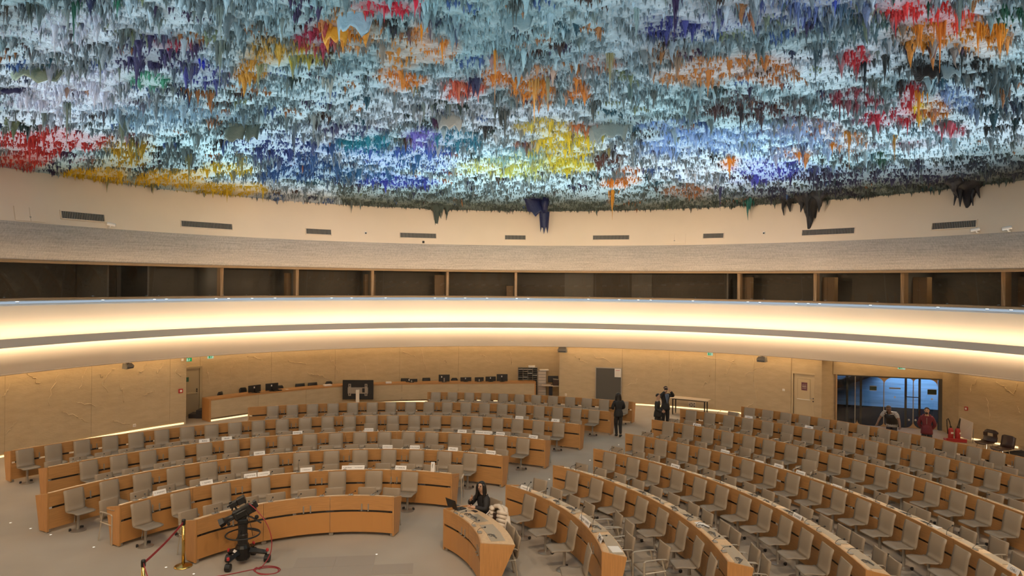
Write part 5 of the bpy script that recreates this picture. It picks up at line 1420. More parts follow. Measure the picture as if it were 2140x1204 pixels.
    for u, v, w_, h_, lab in ((62, 448, 62, 30, 'flush cream access hatch in the upper wall near the first ventilation grille'), (1410, 499, 46, 22, 'flush cream access hatch in the upper wall between two ventilation grilles')):
        p, a, s = up(u, v, .012)
        t = thing('access_hatch', lab, 'hatch', p, a - PI / 2)
        t.rotation_euler = (-.205, 0, a - PI / 2)
        for x in (-1, 1): obj('hatch_leaf', MB().box((x * w_ * s / 4, 0, 0), (w_ * s / 2 - .012, .02, h_ * s)).mesh('hatch_leaf', M['plaster']), t)
        obj('latch', MB().box((0, -.014, -h_ * s * .2), (.05, .012, .03)).mesh('latch', M['grey']), t)
    cam_labels = ['small white camera above the woven band near the first ventilation grille', 'tiny white camera high on the cream wall before the fourth ventilation grille', 'tiny black dome camera on the woven band below the fourth grille',
                  'tiny white camera on the cream wall before the eighth ventilation grille', 'white bullet camera on the upper wall, nearer of two to the last grille', 'white bullet camera on the upper wall, farther of two from the last grille']
    for i, (u, v, k) in enumerate(((226, 471, 1), (764, 487, 0), (885, 506, 2), (1597, 487, 0), (2046, 482, 3), (2113, 479, 3))):
        p, a, s = up(u, v, 0)
        t = thing('security_camera', cam_labels[i], 'camera', p, a - PI / 2)
        if k in (0, 2):
            obj('camera_base', MB().box((0, -.02, 0), (.10, .05, .11), bev=.012).mesh('camera_base', M['white' if k == 0 else 'black']), t)
            obj('camera_lens', MB().ball((0, -.055, -.01), .035, 8, 6).mesh('camera_lens', M['black']), t)
        else:
            obj('wall_arm', MB().tube([(0, 0, -.08), (0, -.12, -.06), (0, -.16, 0)], .025, 6).mesh('wall_arm', M['white']), t)
            sx = -1 if u > 1000 else 1
            rot = Matrix.Rotation(math.radians(62) * sx, 3, 'Z') @ Matrix.Rotation(math.radians(100), 3, 'X')
            obj('camera_tube', MB().lathe([(.05, -.12), (.055, -.11), (.055, .13), (.05, .14)], 12, (0, -.18, .03), rot=rot).mesh('camera_tube', M['white']), t)
            obj('camera_lens', MB().lathe([(.045, .14), (.044, .145), (.0, .146)], 12, (0, -.18, .03), rot=rot).mesh('camera_lens', M['black']), t)
wall_boxes()

# ------------------------------------------------------------------ glass doors and the lobby behind
def lobby():
    o = struct(obj('door_3', None, None, (GL + GR) / 2))
    L = (GR - GL).length
    def at(u, z=0.0, d=0.0):
        # place on the glass line seen at u
        for q in range(401):
            p = GL.lerp(GR, q / 400)
            if 1070 + cs * F * p.x / p.y + sn * 200 * 0 >= u + 3: break
        return p + ng * d + Vector((0, 0, z)), q / 400 * L
    ra = math.atan2(dg.y, dg.x)
    us = [1748, 1786, 1846, 1907, 1962]
    for i in range(4):
        p, q = at(us[i])[0], at(us[i + 1])[0]
        c = (p + q) / 2
        MB().box((c.x, c.y, 1.04), ((q - p).length - .02, .012, 2.04), ra).build('glass_pane', M['doorglass'], o)
    for u in us[1:4]:
        p = at(u)[0]; MB().box((p.x, p.y, 1.03), (.028, .04, 2.06), ra).build('door_edge', M['steel'], o)
    for u in (1770, 1799, 1893, 1922):
        p = at(u, 0, .12)[0]; MB().box((p.x, p.y, 1.03), (.075, .06, 2.06), ra).build('door_post', M['lobby_dark'], o)
    p = at(1968)[0]; MB().box((p.x, p.y, 1.03), (.26, .10, 2.06), ra).build('door_jamb', M['board'], o)
    p = GL + dg * .03; MB().box((p.x, p.y, 1.03), (.06, .10, 2.06), ra).build('door_jamb', M['trimwood'], o)
    p, q = at(1748)[0], at(1970)[0]; c = (p + q) / 2
    MB().box((c.x, c.y, 2.045), ((q - p).length + .1, .07, .05), ra).build('door_rail', M['board'], o)
    # bronze plates that round off the corners of the panes
    for u, s, w_, top in ((1846, 0, .30, 1), (1907, 0, .16, 1), (1958, -1, .30, 1), (1846, 0, .20, 0), (1907, 0, .30, 0), (1958, -1, .30, 0), (1790, 0, .20, 0)):
        c = at(u, 0, -.02)[0]
        pts = []
        for i in range(9):
            e = i / 8 * PI / 2
            pts.append((w_ * (1 - math.sin(e)), w_ * (1 - math.cos(e))))
        sh = []
        if s <= 0: sh.append(-1)
        if s >= 0: sh.append(1)
        b = MB()
        for sg in sh:
            poly = [(0, 0)] + pts
            vs = []
            for d in (-.008, .008):
                for (x, y) in poly:
                    z = (2.02 - y) if top else y + .02
                    vs.append(c + dg * (sg * x) + ng * d + Vector((0, 0, z)))
            n = len(poly)
            b.add(vs, [tuple(range(n)), tuple(range(n, 2 * n))[::-1]] + [(k, n + k, n + (k + 1) % n, (k + 1) % n) for k in range(n)])
        b.build('corner_plate', M['trimwood'], o)
    for u, w_, h_, z in ((1823, .26, .20, 1.56), (1869, .42, .06, 1.60), (1946, .32, .22, 1.52)):
        p = at(u, z, -.012)[0]
        s_ = obj('door_sign', MB().box((0, 0, 0), (w_, .006, h_)).mesh('door_sign', M['signdark']), o, p - o.location, ra)
        obj('sign_border', MB().box((0, -.004, h_ / 2 - .01), (w_, .004, .012)).box((0, -.004, -h_ / 2 + .01), (w_, .004, .012)).mesh('sign_border', M['lip']), s_)
    for u in (1869, 1946):
        p = at(u, 1.24, -.012)[0]
        obj('door_sticker', MB().lathe([(.035, 0), (.035, .004)], 14, rot=Matrix.Rotation(PI / 2, 3, 'X')).mesh('door_sticker', M['lip']), o, p - o.location, ra)
    p, q = at(1892, 1.28, -.05)[0], at(1922, 1.28, -.05)[0]
    MB().tube([p, q], .016, 8).build('push_bar', M['blackm'], o)
    for u in (1898, 1912):
        p = at(u, .35, -.05)[0]; MB().ball(p, .045, 8, 6).build('door_lock', M['steel'], o)
    # lobby: dark floor, blue-lit wall five metres back, stair flank
    wl_ = 5.2; e0, e1 = GL - dg * .35, GR + dg * 2.4
    f = MB().prism([e0 + ng * .08, e1 + ng * .08, e1 + ng * (wl_ + .3), e0 + ng * (wl_ + .3)], -.01, .006).build('floor_lobby', M['lobby_floor'])
    struct(f)
    def lw(nm, a, b, z0, z1, m, th=.1):
        d = b - a; c = (a + b) / 2
        return struct(MB().box((c.x, c.y, (z0 + z1) / 2), (d.length, th, z1 - z0), math.atan2(d.y, d.x)).build(nm, m))
    lw('wall_lobby', e0 + ng * wl_, e1 + ng * wl_, 0, 4.2, M['lobby_wall'])
    lw('wall_lobby', e0 + ng * .1, e0 + ng * wl_, 0, 4.2, M['lobby_dark'])
    lw('wall_lobby', e1 + ng * .1, e1 + ng * wl_, 0, 4.2, M['lobby_dark'])
    cc = MB().prism([e0 + ng * .1, e1 + ng * .1, e1 + ng * wl_, e0 + ng * wl_], 4.2, 4.3).build('ceiling_lobby', M['lobby_dark'])
    struct(cc)
    st = thing('lobby_staircase', 'dark staircase with a rail seen through the glass doors', 'stairs', GL + ng * 3.8 + dg * .3)
    p0, p1 = GL + ng * 4.2 - dg * .2, GL + ng * 4.2 + dg * 3.0
    b = MB().slab([p0 + Vector((0, 0, .55)), p1 + Vector((0, 0, 1.9)), p1 + Vector((0, 0, 2.25)), p0 + Vector((0, 0, .90))], .08)
    b.build('stringer', M['board'], st)
    for i in range(8):
        c = p0.lerp(p1, i / 8) + ng * .5 + Vector((0, 0, .7 + 1.35 * i / 8)); MB().box((c.x, c.y, c.z), (.4, .9, .05), ra).build('tread', M['lobby_dark'], st)
    for i in range(5):
        c = p0.lerp(p1, i / 4) + Vector((0, 0, .9 + 1.35 * i / 4)); MB().tube([c, c + Vector((0, 0, .75))], .022, 6).build('rail_post', M['blackm'], st)
    MB().tube([p0 + Vector((0, 0, 1.65)), p1 + Vector((0, 0, 3.0))], .025, 6).build('hand_rail', M['blackm'], st)
    MB().tube([p0 + Vector((0, 0, 1.3)), p1 + Vector((0, 0, 2.65))], .016, 6).build('hand_rail', M['blackm'], st)
    MB().box((p0.x, p0.y, .45), (.9, .5, .9), ra).build('landing_block', M['lobby_dark'], st)
    ld = bpy.data.lights.new('lobby_daylight', 'AREA'); ld.shape = 'RECTANGLE'; ld.size = 5.5; ld.size_y = 1.0; ld.energy = E_LOBBY; ld.color = (.50, .74, 1.0)
    l = bpy.data.objects.new('lobby_daylight', ld); COL.objects.link(l)
    c = (e0 + e1) / 2 + ng * (wl_ - 1.6); l.location = (c.x, c.y, 3.9)
    l.rotation_euler = (Vector(ng) * .75 + Vector((0, 0, -1.0))).to_track_quat('-Z', 'Y').to_euler()
lobby()

# ------------------------------------------------------------------ by the far wall: extinguishers, brown chairs, bag
def far_corner():
    p = un(1996, 922)
    tr = thing('extinguisher_stand', 'low red metal stand carrying the fire extinguishers by the glass doors', 'stand', p, -.3)
    obj('stand_plate', MB().box((.0, 0, .03), (.66, .42, .06), bev=.01).mesh('stand_plate', M['red']), tr)
    obj('stand_lip', MB().box((.0, -.19, .08), (.66, .03, .10), bev=.008).mesh('stand_lip', M['red']), tr)
    for i, (dx, dy, lab) in enumerate(((-.14, .04, 'red fire extinguisher on the stand nearest the glass doors'), (.08, -.02, 'red fire extinguisher on the stand beside the tilted grey board'))):
        t = thing('fire_extinguisher', lab, 'extinguisher', (p.x + dx, p.y + dy, .062), i * .6)
        obj('cylinder_body', MB().lathe([(.085, 0), (.09, .02), (.09, .34), (.07, .40), (.03, .43)], 14).mesh('cylinder_body', M['red'], True), t)
        obj('label_band', MB().box((0, -.09, .25), (.09, .012, .06)).mesh('label_band', M['white']), t)
        obj('valve_head', MB().lathe([(.03, .42), (.035, .44), (.03, .49)], 8).mesh('valve_head', M['black']), t)
        s = -1 if i == 0 else 1
        obj('hose', MB().tube([(0, 0, .47), (s * .06, -.02, .66), (s * .12, -.03, .78), (s * .16, -.02, .74), (s * .14, 0, .50), (s * .11, 0, .2)], .016, 6).mesh('hose', M['black'], True), t)
    t = thing('leaning_board', 'grey flat board tilted against the wall beside the fire extinguishers', 'board', (p.x + .52, p.y - .08, 0), 0)
    MB().slab([(p.x + .30, p.y + .16, .12), (p.x + .42, p.y - .30, .10), (p.x + .52, p.y - .24, .74), (p.x + .36, p.y + .24, .84)], .03).build('board_face', M['lip'], t)
    MB().tube([(p.x + .46, p.y - .30, 0), (p.x + .52, p.y - .24, .5)], .015, 6).build('board_prop', M['grey'], t)
    for i, (u, v, rz, lab) in enumerate(((2058, 950, -1.2, 'brown shell chair with an open handle slot in its back against the wall'), (2092, 964, -1.25, 'low brown shell chair standing in front of the slotted one, against the wall'))):
        p = un(u, v)
        t = thing('shell_chair', lab, 'chair', p, rz)
        wd = .46
        obj('seat', sheet([(-.26, .40), (-.2, .42), (0, .41), (.14, .41), (.2, .45)], wd, .03, bow=.03, round_bot=.16).mesh('seat', M['brown'], True), t)
        if i == 0:
            b = sheet([(.2, .45), (.24, .55), (.255, .62)], wd, .03, bow=-.03)
            for sx in (-1, 1): b.box((sx * .165, .27, .67), (.13, .035, .12))
            b.add(*(lambda q: (q.v, q.f))(sheet([(.275, .72), (.29, .78), (.30, .84)], wd, .03, bow=-.03, round_top=.18)))
            obj('backrest', b.mesh('backrest', M['brown']), t)
        else:
            obj('backrest', sheet([(.2, .45), (.24, .55), (.27, .68), (.295, .80), (.30, .84)], wd, .03, bow=-.05, round_top=.2).mesh('backrest', M['brown'], True), t)
        for sx in (-1, 1):
            for sy in (-1, 1): obj('leg', MB().tube([(sx * .15, sy * .13, .40), (sx * .21, sy * .22, .0)], .011, 6).mesh('leg', M['chrome']), t)
    p = un(2124, 964)
    t = thing('duffel_bag', 'black cloth bag slumped on the floor beside the brown chairs', 'bag', p, -.3)
    m = MB().ball((0, 0, .17), (.45, .22, .17), 14, 9); rd = random.Random(8)
    m.v = [(x + rd.gauss(0, .012), y + rd.gauss(0, .01), max(z + rd.gauss(0, .012) + .04 * math.sin(x * 9), 0)) for x, y, z in m.v]
    obj('bag_body', m.mesh('bag_body', M['suit'], True), t)
    obj('shoulder_strap', MB().tube([(-.3, -.05, .28), (-.1, -.12, .36), (.15, -.1, .35), (.33, -.02, .26)], .018, 5).mesh('shoulder_strap', M['navy']), t)
    p = un(2150, 980)
    t = thing('rucksack', 'second dark bag at the picture edge next to the slumped cloth bag', 'bag', p, .4)
    t['label'] = 'dark blue rucksack beside the slumped black cloth bag, away from the brown chairs'
    obj('bag_body', MB().ball((0, 0, .18), (.22, .2, .18), 12, 8).mesh('bag_body', M['navy'], True), t)
    obj('bag_flap', MB().ball((0, -.05, .27), (.18, .14, .08), 10, 6).mesh('bag_flap', M['suit'], True), t)
far_corner()

# ------------------------------------------------------------------ broadcast camera, rope barrier, cable
def broadcast_camera():
    p = un(507, 1178)
    o = thing('broadcast_camera', 'black studio camera on a wheeled pedestal with a steering ring before the first desk', 'camera', p, 0)
    obj('hub', MB().lathe([(.13, .10), (.15, .14), (.15, .34), (.12, .40)], 12).mesh('hub', M['blackm']), o)
    for ax, ay in ((-.31, .06), (.47, .09), (-.13, -.40), (.05, .45)):
        L = math.hypot(ax, ay); d = Vector((ax / L, ay / L, 0))
        b = MB().tube([d * .1 + Vector((0, 0, .26)), d * (L * .6) + Vector((0, 0, .24)), d * L + Vector((0, 0, .20))], [.07, .055, .045], 4)
        l = obj('base_arm', b.mesh('base_arm', M['blackm']), o)
        w_ = obj('caster', MB().lathe([(.075, -.05), (.08, -.04), (.08, .04), (.075, .05)], 14, (d * L) + Vector((0, 0, .08)), rot=Matrix.Rotation(PI / 2, 3, 'Y')).mesh('caster', M['black']), l)
        obj('brake_knob', MB().lathe([(.03, .225), (.03, .27), (.015, .285)], 8, d * L).mesh('brake_knob', M['red']), l)
    obj('column', MB().lathe([(.11, .38), (.10, .42), (.10, .60), (.09, .62), (.09, .79), (.105, .80), (.105, .83)], 14).mesh('column', M['black']), o)
    obj('label_sticker', MB().box((-.10, -.14, .30), (.07, .006, .06), rot=Matrix.Rotation(.5, 3, 'Y')).mesh('label_sticker', M['white']), o)
    ringp = [(.33 * math.cos(q), .33 * math.sin(q), .60) for q in np.linspace(0, 2 * PI, 33)]
    r_ = obj('steering_ring', MB().tube(ringp, .016, 7, cap=False).mesh('steering_ring', M['black'], True), o)
    for q in (.5, 2.6, 4.7): obj('ring_spoke', MB().tube([(.08 * math.cos(q), .08 * math.sin(q), .70), (.33 * math.cos(q), .33 * math.sin(q), .60)], .014, 5).mesh('ring_spoke', M['black']), r_)
    R = Matrix.Rotation(math.radians(-158), 3, 'Z')   # lens looks toward the picture's left front
    T = Matrix.Rotation(math.radians(24), 3, 'Y')
    def W(p_): return R @ (T @ Vector(p_))
    def tb(pts, r, n=8): return MB().tube([W(q) + Vector((0, 0, .98)) for q in pts], r, n)
    def bx(c, d, bev=.01): return MB().box(W(c) + Vector((0, 0, .98)), d, rot=R @ T, bev=bev)
    obj('pan_head', MB().box((0, 0, .87), (.20, .20, .10), bev=.02, rot=R).lathe([(.07, .91), (.07, .96)], 10).mesh('pan_head', M['blackm']), o)
    bd = bx((-.02, 0, .07), (.36, .15, .20), .02); obj('camera_body', bd.mesh('camera_body', M['black']), o)
    obj('carry_handle', tb([(-.15, 0, .20), (-.12, 0, .25), (.10, 0, .25), (.14, 0, .20)], .018).mesh('carry_handle', M['blackm']), o)
    obj('battery_pack', bx((-.23, 0, .06), (.10, .14, .18)).mesh('battery_pack', M['blackm']), o)
    ln = obj('zoom_lens', tb([(.14, 0, .07), (.20, 0, .07), (.34, 0, .07)], [.055, .06, .065], 12).mesh('zoom_lens', M['black'], True), o)
    obj('lens_hood', tb([(.33, 0, .07), (.36, 0, .07), (.45, 0, .07)], [.066, .085, .095], 4).mesh('lens_hood', M['black']), ln)
    vf = obj('viewfinder', bx((.06, .02, .31), (.16, .14, .10)).mesh('viewfinder', M['black']), o)
    obj('viewfinder_hood', bx((-.10, .02, .31), (.16, .17, .13)).mesh('viewfinder_hood', M['black']), vf)
    obj('viewfinder_arm', tb([(.05, .02, .18), (.06, .02, .28)], .02).mesh('viewfinder_arm', M['blackm']), vf)
    obj('cable_adapter', bx((-.30, .0, .10), (.07, .12, .14)).mesh('cable_adapter', M['black']), o)
    obj('side_panel', bx((.0, -.079, .05), (.22, .012, .12)).mesh('side_panel', M['blackm']), o)
    obj('side_panel', bx((.0, .079, .05), (.22, .012, .12)).mesh('side_panel', M['blackm']), o)
    obj('tally_lamp', bx((.10, .02, .375), (.05, .05, .03)).mesh('tally_lamp', M['blackm']), vf)
    obj('top_microphone', tb([(.0, -.05, .29), (.20, -.05, .29)], .016, 8).mesh('top_microphone', M['blackm']), o)
    obj('tilt_cradle', MB().box((0, 0, .95), (.26, .12, .05), bev=.01, rot=R @ T).mesh('tilt_cradle', M['blackm']), o)
    for c in ((.0, -.088, .10), (.06, -.06, .33)): obj('label_sticker', bx(c, (.05, .006, .04), 0).mesh('label_sticker', M['white']), o)
    pb = obj('pan_bar', MB().tube([(.06, 0, .98), (.2, -.03, .95), (.40, -.08, .86)], .016, 7).mesh('pan_bar', M['black']), o)
    obj('zoom_grip', MB().ball((.30, -.06, .97), .045, 8, 6).mesh('zoom_grip', M['blackm']), pb)
    pb = obj('pan_bar', MB().tube([(-.06, 0, .98), (-.16, -.12, .95), (-.22, -.2, .90)], .014, 7).mesh('pan_bar', M['black']), o)
    obj('focus_grip', MB().ball((-.21, -.19, .87), .035, 8, 6).mesh('focus_grip', M['blackm']), pb)
    obj('control_lead', MB().tube([(.06, -.05, 1.1), (.15, -.08, .95), (.22, -.1, .72), (.24, -.1, .60), (.27, -.08, .62)], .006, 5).mesh('control_lead', M['black']), o)
    s = Vector((p.x, p.y, 0))
    pts = [(s.x + .12, s.y, 1.22), (s.x + .30, s.y - .05, 1.10), (s.x + .52, s.y - .1, .85), (s.x + .64, s.y - .15, .55), (s.x + .62, s.y - .2, .25), (s.x + .48, s.y - .32, .04)]
    for u, v in ((537, 1186), (530, 1192), (545, 1199), (572, 1199), (586, 1191), (574, 1184), (548, 1184), (533, 1193), (548, 1201), (578, 1197), (580, 1188), (558, 1186), (520, 1192), (470, 1202), (380, 1215)):
        q = un(u, v, .012); pts.append((q.x, q.y, .012))
    # smooth the path
    P = [Vector(q) for q in pts]; sm = []
    for i in range(len(P) - 1):
        a, b, c, d = P[max(i - 1, 0)], P[i], P[i + 1], P[min(i + 2, len(P) - 1)]
        for t in (0, .25, .5, .75):
            sm.append(.5 * ((2 * b) + (c - a) * t + (2 * a - 5 * b + 4 * c - d) * t * t + (3 * b - a - 3 * c + d) * t ** 3))
    tag(MB().tube(sm, .009, 6).build('camera_cable', M['cable'], None, True), 'thin red cable curling from the studio camera onto the carpet', 'cable')
broadcast_camera()
def barrier():
    tops = []
    for i, (p, lab) in enumerate(((un(383, 1184), 'brass barrier post with a black belt head beside the first desk end'), (Vector((-6.28, 11.72, 0)), 'brass barrier post cut by the bottom edge of the frame, belt running up to it'))):
        if i: lab = 'second brass barrier post, nearer the viewer, its foot out of sight'
        t = thing('barrier_post', lab, 'post', p, 0, 'brass belt-barrier posts')
        obj('foot_disc', MB().lathe([(.175, 0), (.175, .012), (.15, .03), (.05, .045), (.03, .06)], 20).mesh('foot_disc', M['brass'], True), t)
        obj('pole', MB().lathe([(.032, .05), (.032, .84)], 14).mesh('pole', M['brass'], True), t)
        obj('belt_head', MB().lathe([(.038, .84), (.038, .93), (.034, .95)], 14).mesh('belt_head', M['black'], True), t)
        tops.append(Vector((p.x, p.y, .885)))
    a, b = tops
    d = (b - a).normalized()
    def belt(a, b, nm, lab):
        pts = [a.lerp(b, k / 10) + Vector((0, 0, -.10 * math.sin(PI * k / 10) * .3)) for k in range(11)]
        vs, fs = [], []
        e = (b - a).cross(Vector((0, 0, 1))).normalized() * .003
        for q in pts: vs += [q + e + Vector((0, 0, .025)), q + e - Vector((0, 0, .025)), q - e - Vector((0, 0, .025)), q - e + Vector((0, 0, .025))]
        for k in range(10):
            for s in range(4): fs.append((k * 4 + s, k * 4 + (s + 1) % 4, k * 4 + 4 + (s + 1) % 4, k * 4 + 4 + s))
        tag(MB().add(vs, fs).build(nm, M['belt']), lab, 'belt')
    belt(a + d * .04, b - d * .04, 'barrier_belt', 'red webbing belt stretched between the two brass posts')
    c = Vector((b.x + .9, b.y - 1.3, .885)); d2 = (c - b).normalized()
    belt(b + d2 * .04, c, 'barrier_belt', 'short red belt running on from the nearer brass post')
barrier()
def floor_lights():
    m = MB().lathe([(.024, 0), (.024, .004), (.0, .006)], 10).mesh('floor_light', M['spot'])
    ring_ = MB().lathe([(.035, 0), (.035, .003), (.025, .004)], 12).mesh('bezel_ring', M['steel'])
    for u, v in ((22, 1093), (64, 1105), (106, 1118), (196, 1144), (347, 1186), (1293, 930), (1233, 962), (1148, 1002), (1116, 1045), (405, 1200), (787, 1159)):
        t = thing('floor_light', 'tiny round floor light set flush in the carpet', 'light', un(u, v), 0, 'tiny floor lights in the carpet')
        obj('lamp_disc', m, t); obj('bezel_ring', ring_, t)
floor_lights()

# made-up housings for the added fills on the near rim and under the vault
def added_fill_housings():
    for o in [o for o in COL.objects if o.type == 'LIGHT' and o.name.split('.')[0] in ('rim_added_fill', 'seat_added_fill')]:
        rim_ = o.name.startswith('rim')
        R = o.rotation_euler.to_matrix(); r = (o.data.size / 2) + .03
        b = MB().lathe([(r, .02), (r, .16), (r * .7, .26), (.05, .28)], 14, o.location, rot=R)
        top = pol(G, 16.7, ang(G, o.location), o.location.z + .1) if rim_ else Vector((o.location.x, o.location.y, float(dome(o.location.x, o.location.y)) + .05))
        b.tube([Vector(o.location) + R @ Vector((0, 0, .24)), top], .025, 6)
        b.build('added_fill_housing', M['grey'], bpy.data.objects['wall_upper' if rim_ else 'ceiling'])
added_fill_housings()

# ------------------------------------------------------------------ people
def skin(name, nodes, edges, roots, m, parent, sub=2):
    """grow one continuous surface over a skeleton of joints: nodes name -> (position, radius or (rx, ry))"""
    bm = bmesh.new()
    lay = bm.verts.layers.skin.verify()
    vs = {}
    used = {n for e in edges for n in e}
    for n in nodes:
        if n not in used: continue
        p, r = nodes[n]
        v = bm.verts.new(p); r2 = r if isinstance(r, tuple) else (r, r)
        v[lay].radius = r2; v[lay].use_root = n in roots
        vs[n] = v
    for a, b in edges: bm.edges.new((vs[a], vs[b]))
    me = bpy.data.meshes.new('skeleton'); bm.to_mesh(me); bm.free()
    o = bpy.data.objects.new('skeleton', me); COL.objects.link(o)
    k = o.modifiers.new('skin', 'SKIN'); k.use_smooth_shade = True; k.branch_smoothing = .3
    s = o.modifiers.new('sub', 'SUBSURF'); s.levels = sub; s.render_levels = sub
    bpy.context.view_layer.update()
    out = bpy.data.meshes.new_from_object(o.evaluated_get(bpy.context.evaluated_depsgraph_get()))
    bpy.data.objects.remove(o); bpy.data.meshes.remove(me)
    out.materials.clear(); out.materials.append(m)
    out.polygons.foreach_set('use_smooth', [True] * len(out.polygons))
    out.name = name
    return obj(name, out, parent)
BASE = {'pel': ((0, 0, .93), (.145, .10)), 'spi': ((0, .0, 1.10), (.125, .095)), 'che': ((0, .0, 1.29), (.155, .105)), 'nkb': ((0, .015, 1.43), .065), 'nk': ((0, .005, 1.49), .052),
        'hd0': ((0, -.015, 1.56), (.066, .075)), 'hd1': ((0, -.02, 1.635), (.078, .095)), 'hd2': ((0, -.005, 1.705), (.062, .075)),
        'shL': ((.165, .01, 1.385), .062), 'elL': ((.21, .03, 1.12), .044), 'wrL': ((.21, -.06, .90), .030), 'paL': ((.205, -.09, .82), (.034, .020)),
        'hiL': ((.085, 0, .86), .092), 'knL': ((.09, -.015, .49), .060), 'anL': ((.09, .025, .09), .042), 'toL': ((.10, -.13, .035), .036)}
for k_ in [k for k in BASE if k.endswith('L')]:
    p_, r_ = BASE[k_]; BASE[k_[:-1] + 'R'] = ((-p_[0], p_[1], p_[2]), r_)
TOR = [('pel', 'spi'), ('spi', 'che'), ('che', 'nkb')]
HEAD = [('nkb', 'nk'), ('nk', 'hd0'), ('hd0', 'hd1'), ('hd1', 'hd2')]
def arms(full=True): return [e for s in 'LR' for e in ([('che', 'sh' + s), ('sh' + s, 'el' + s), ('el' + s, 'wr' + s)] + ([('wr' + s, 'pa' + s)] if full else []))]
LEGS = [e for s in 'LR' for e in (('pel', 'hi' + s), ('hi' + s, 'kn' + s), ('kn' + s, 'an' + s))]
FEET = [e for s in 'LR' for e in (('an' + s, 'to' + s),)]
def person(name, label, loc, rz, pose, scale, jacket, trousers, shoes=None, hair=None, skin_m='skin', sleeves='long', over=None, hair_m='hair', long_hair=False, curl=.5):
    nd = {k: (Vector(v[0]), v[1]) for k, v in BASE.items()}
    for k, v in pose.items():
        if k in nd: nd[k] = (Vector(v), nd[k][1])
    nd = {k: (p * scale, tuple(q * scale for q in r) if isinstance(r, tuple) else r * scale) for k, (p, r) in nd.items()}
    t = thing(name, label, 'person', loc, rz)
    body_nodes, body_edges, roots = dict(nd), TOR + HEAD + arms() + LEGS + FEET, ['pel']
    # fingers: five short chains rooted in each palm
    for s in 'LR':
        w_, p_ = nd['wr' + s][0], nd['pa' + s][0]
        d = (p_ - w_).normalized(); side = d.cross(Vector((0, 1, 0)) if abs(d.y) < .8 else Vector((0, 0, 1))).normalized()
        nrm = side.cross(d).normalized()
        for f, (o_, l, sp) in enumerate(((-.024, .062, -.10), (-.008, .072, -.02), (.008, .070, .04), (.022, .056, .10), (-.030, .044, -.75))):
            b0 = p_ + side * o_ * scale - d * (.0 if f < 4 else .035) * scale
            dd = (d + side * sp).normalized()
            b1 = b0 + dd * l * .55 * scale; b2 = b1 + (dd + nrm * curl * (-1 if s == 'L' else -1)).normalized() * l * .5 * scale
            for q, (pp, rr) in enumerate(((b0, .0105), (b1, .009), (b2, .0075))): body_nodes[f'f{s}{f}{q}'] = (pp, rr * scale)
            body_edges += [(f'f{s}{f}0', f'f{s}{f}1'), (f'f{s}{f}1', f'f{s}{f}2')]; roots.append(f'f{s}{f}0')
    # nose, ears and jaw grow from the head frame
    h1 = nd['hd1'][0]; h0 = nd['hd0'][0]
    up = (nd['hd2'][0] - h0).normalized(); fw = pose.get('face', Vector((0, -1, 0)))
    fw = (fw - up * fw.dot(up)).normalized(); sd = up.cross(fw)
    S = scale
    for nm, a, b, r in (('ns', h1 + fw * .086 * S + up * .012 * S, h1 + fw * .108 * S - up * .022 * S, .011 * S), ('eL', h1 + sd * .074 * S + up * .01 * S, h1 + sd * .082 * S - up * .03 * S, .013 * S), ('eR', h1 - sd * .074 * S + up * .01 * S, h1 - sd * .082 * S - up * .03 * S, .013 * S),
                        ('ch', h0 + fw * .055 * S, h0 + fw * .075 * S - up * .018 * S, .026 * S)):
        body_nodes[nm + '0'], body_nodes[nm + '1'] = (a, r), (b, r); body_edges.append((nm + '0', nm + '1')); roots.append(nm + '0')
    body = skin('body', body_nodes, body_edges, roots, M[skin_m], t)
    for s in (-1, 1):
        obj('eye', MB().ball(h1 + fw * .083 * S + sd * s * .032 * S + up * .012 * S, .010 * S, 6, 5).mesh('eye', M['ink']), t)
        obj('eyebrow', MB().tube([h1 + fw * .088 * S + sd * s * .018 * S + up * .032 * S, h1 + fw * .082 * S + sd * s * .046 * S + up * .032 * S], .005 * S, 5).mesh('eyebrow', M[hair_m]), t)
    obj('mouth', MB().tube([h0 + fw * .088 * S + sd * .022 * S + up * .014 * S, h0 + fw * .094 * S + up * .012 * S, h0 + fw * .088 * S - sd * .022 * S + up * .014 * S], .006 * S, 5).mesh('mouth', M['lips']), t)
    def grow(keys, add, cut=None):
        return {k: (nd[k][0], tuple(q + add * S for q in nd[k][1]) if isinstance(nd[k][1], tuple) else nd[k][1] + add * S) for k in nd}
    g = grow(nd, .022 if sleeves == 'long' else .034)
    ed = TOR + (arms(False) if sleeves == 'long' else [('che', 'shL'), ('che', 'shR')])
    if sleeves == 'short':
        for s in 'LR':
            g['half' + s] = (nd['sh' + s][0].lerp(nd['el' + s][0], .75), .056 * S); ed.append(('sh' + s, 'half' + s))
    if sleeves == 'none_over': ed = TOR
    if 'hem' not in pose and nd['pel'][0].z > .8:
        q = nd['pel'][0]
        obj('garment_hem', MB().tube([q + Vector((0, 0, .21 * S)), q + Vector((0, 0, .10 * S)), q + Vector((0, 0, .02 * S)), q - Vector((0, 0, .06 * S)), q - Vector((0, 0, .12 * S))], [.120 * S, .158 * S, .178 * S, .186 * S, .184 * S], 16, flat=(.84, 1)).mesh('garment_hem', M[jacket], True), t)
    skin('jacket' if sleeves == 'long' else 'jersey', g, ed, ['pel'], M[jacket], t)
    if over: # sleeveless waistcoat over the jersey
        q = [nd[k][0] for k in ('pel', 'spi', 'che', 'nkb')]
        q[3] = q[2].lerp(q[3], .72)
        obj('waistcoat', MB().tube([q[0] + Vector((0, 0, -.02)), q[0].lerp(q[1], .5), q[1], q[1].lerp(q[2], .6), q[2], q[3]], [v * S for v in (.185, .182, .180, .19, .192, .125)], 18, flat=(1, .80)).mesh('waistcoat', M[over], True), t)
    g3 = grow(nd, .014)
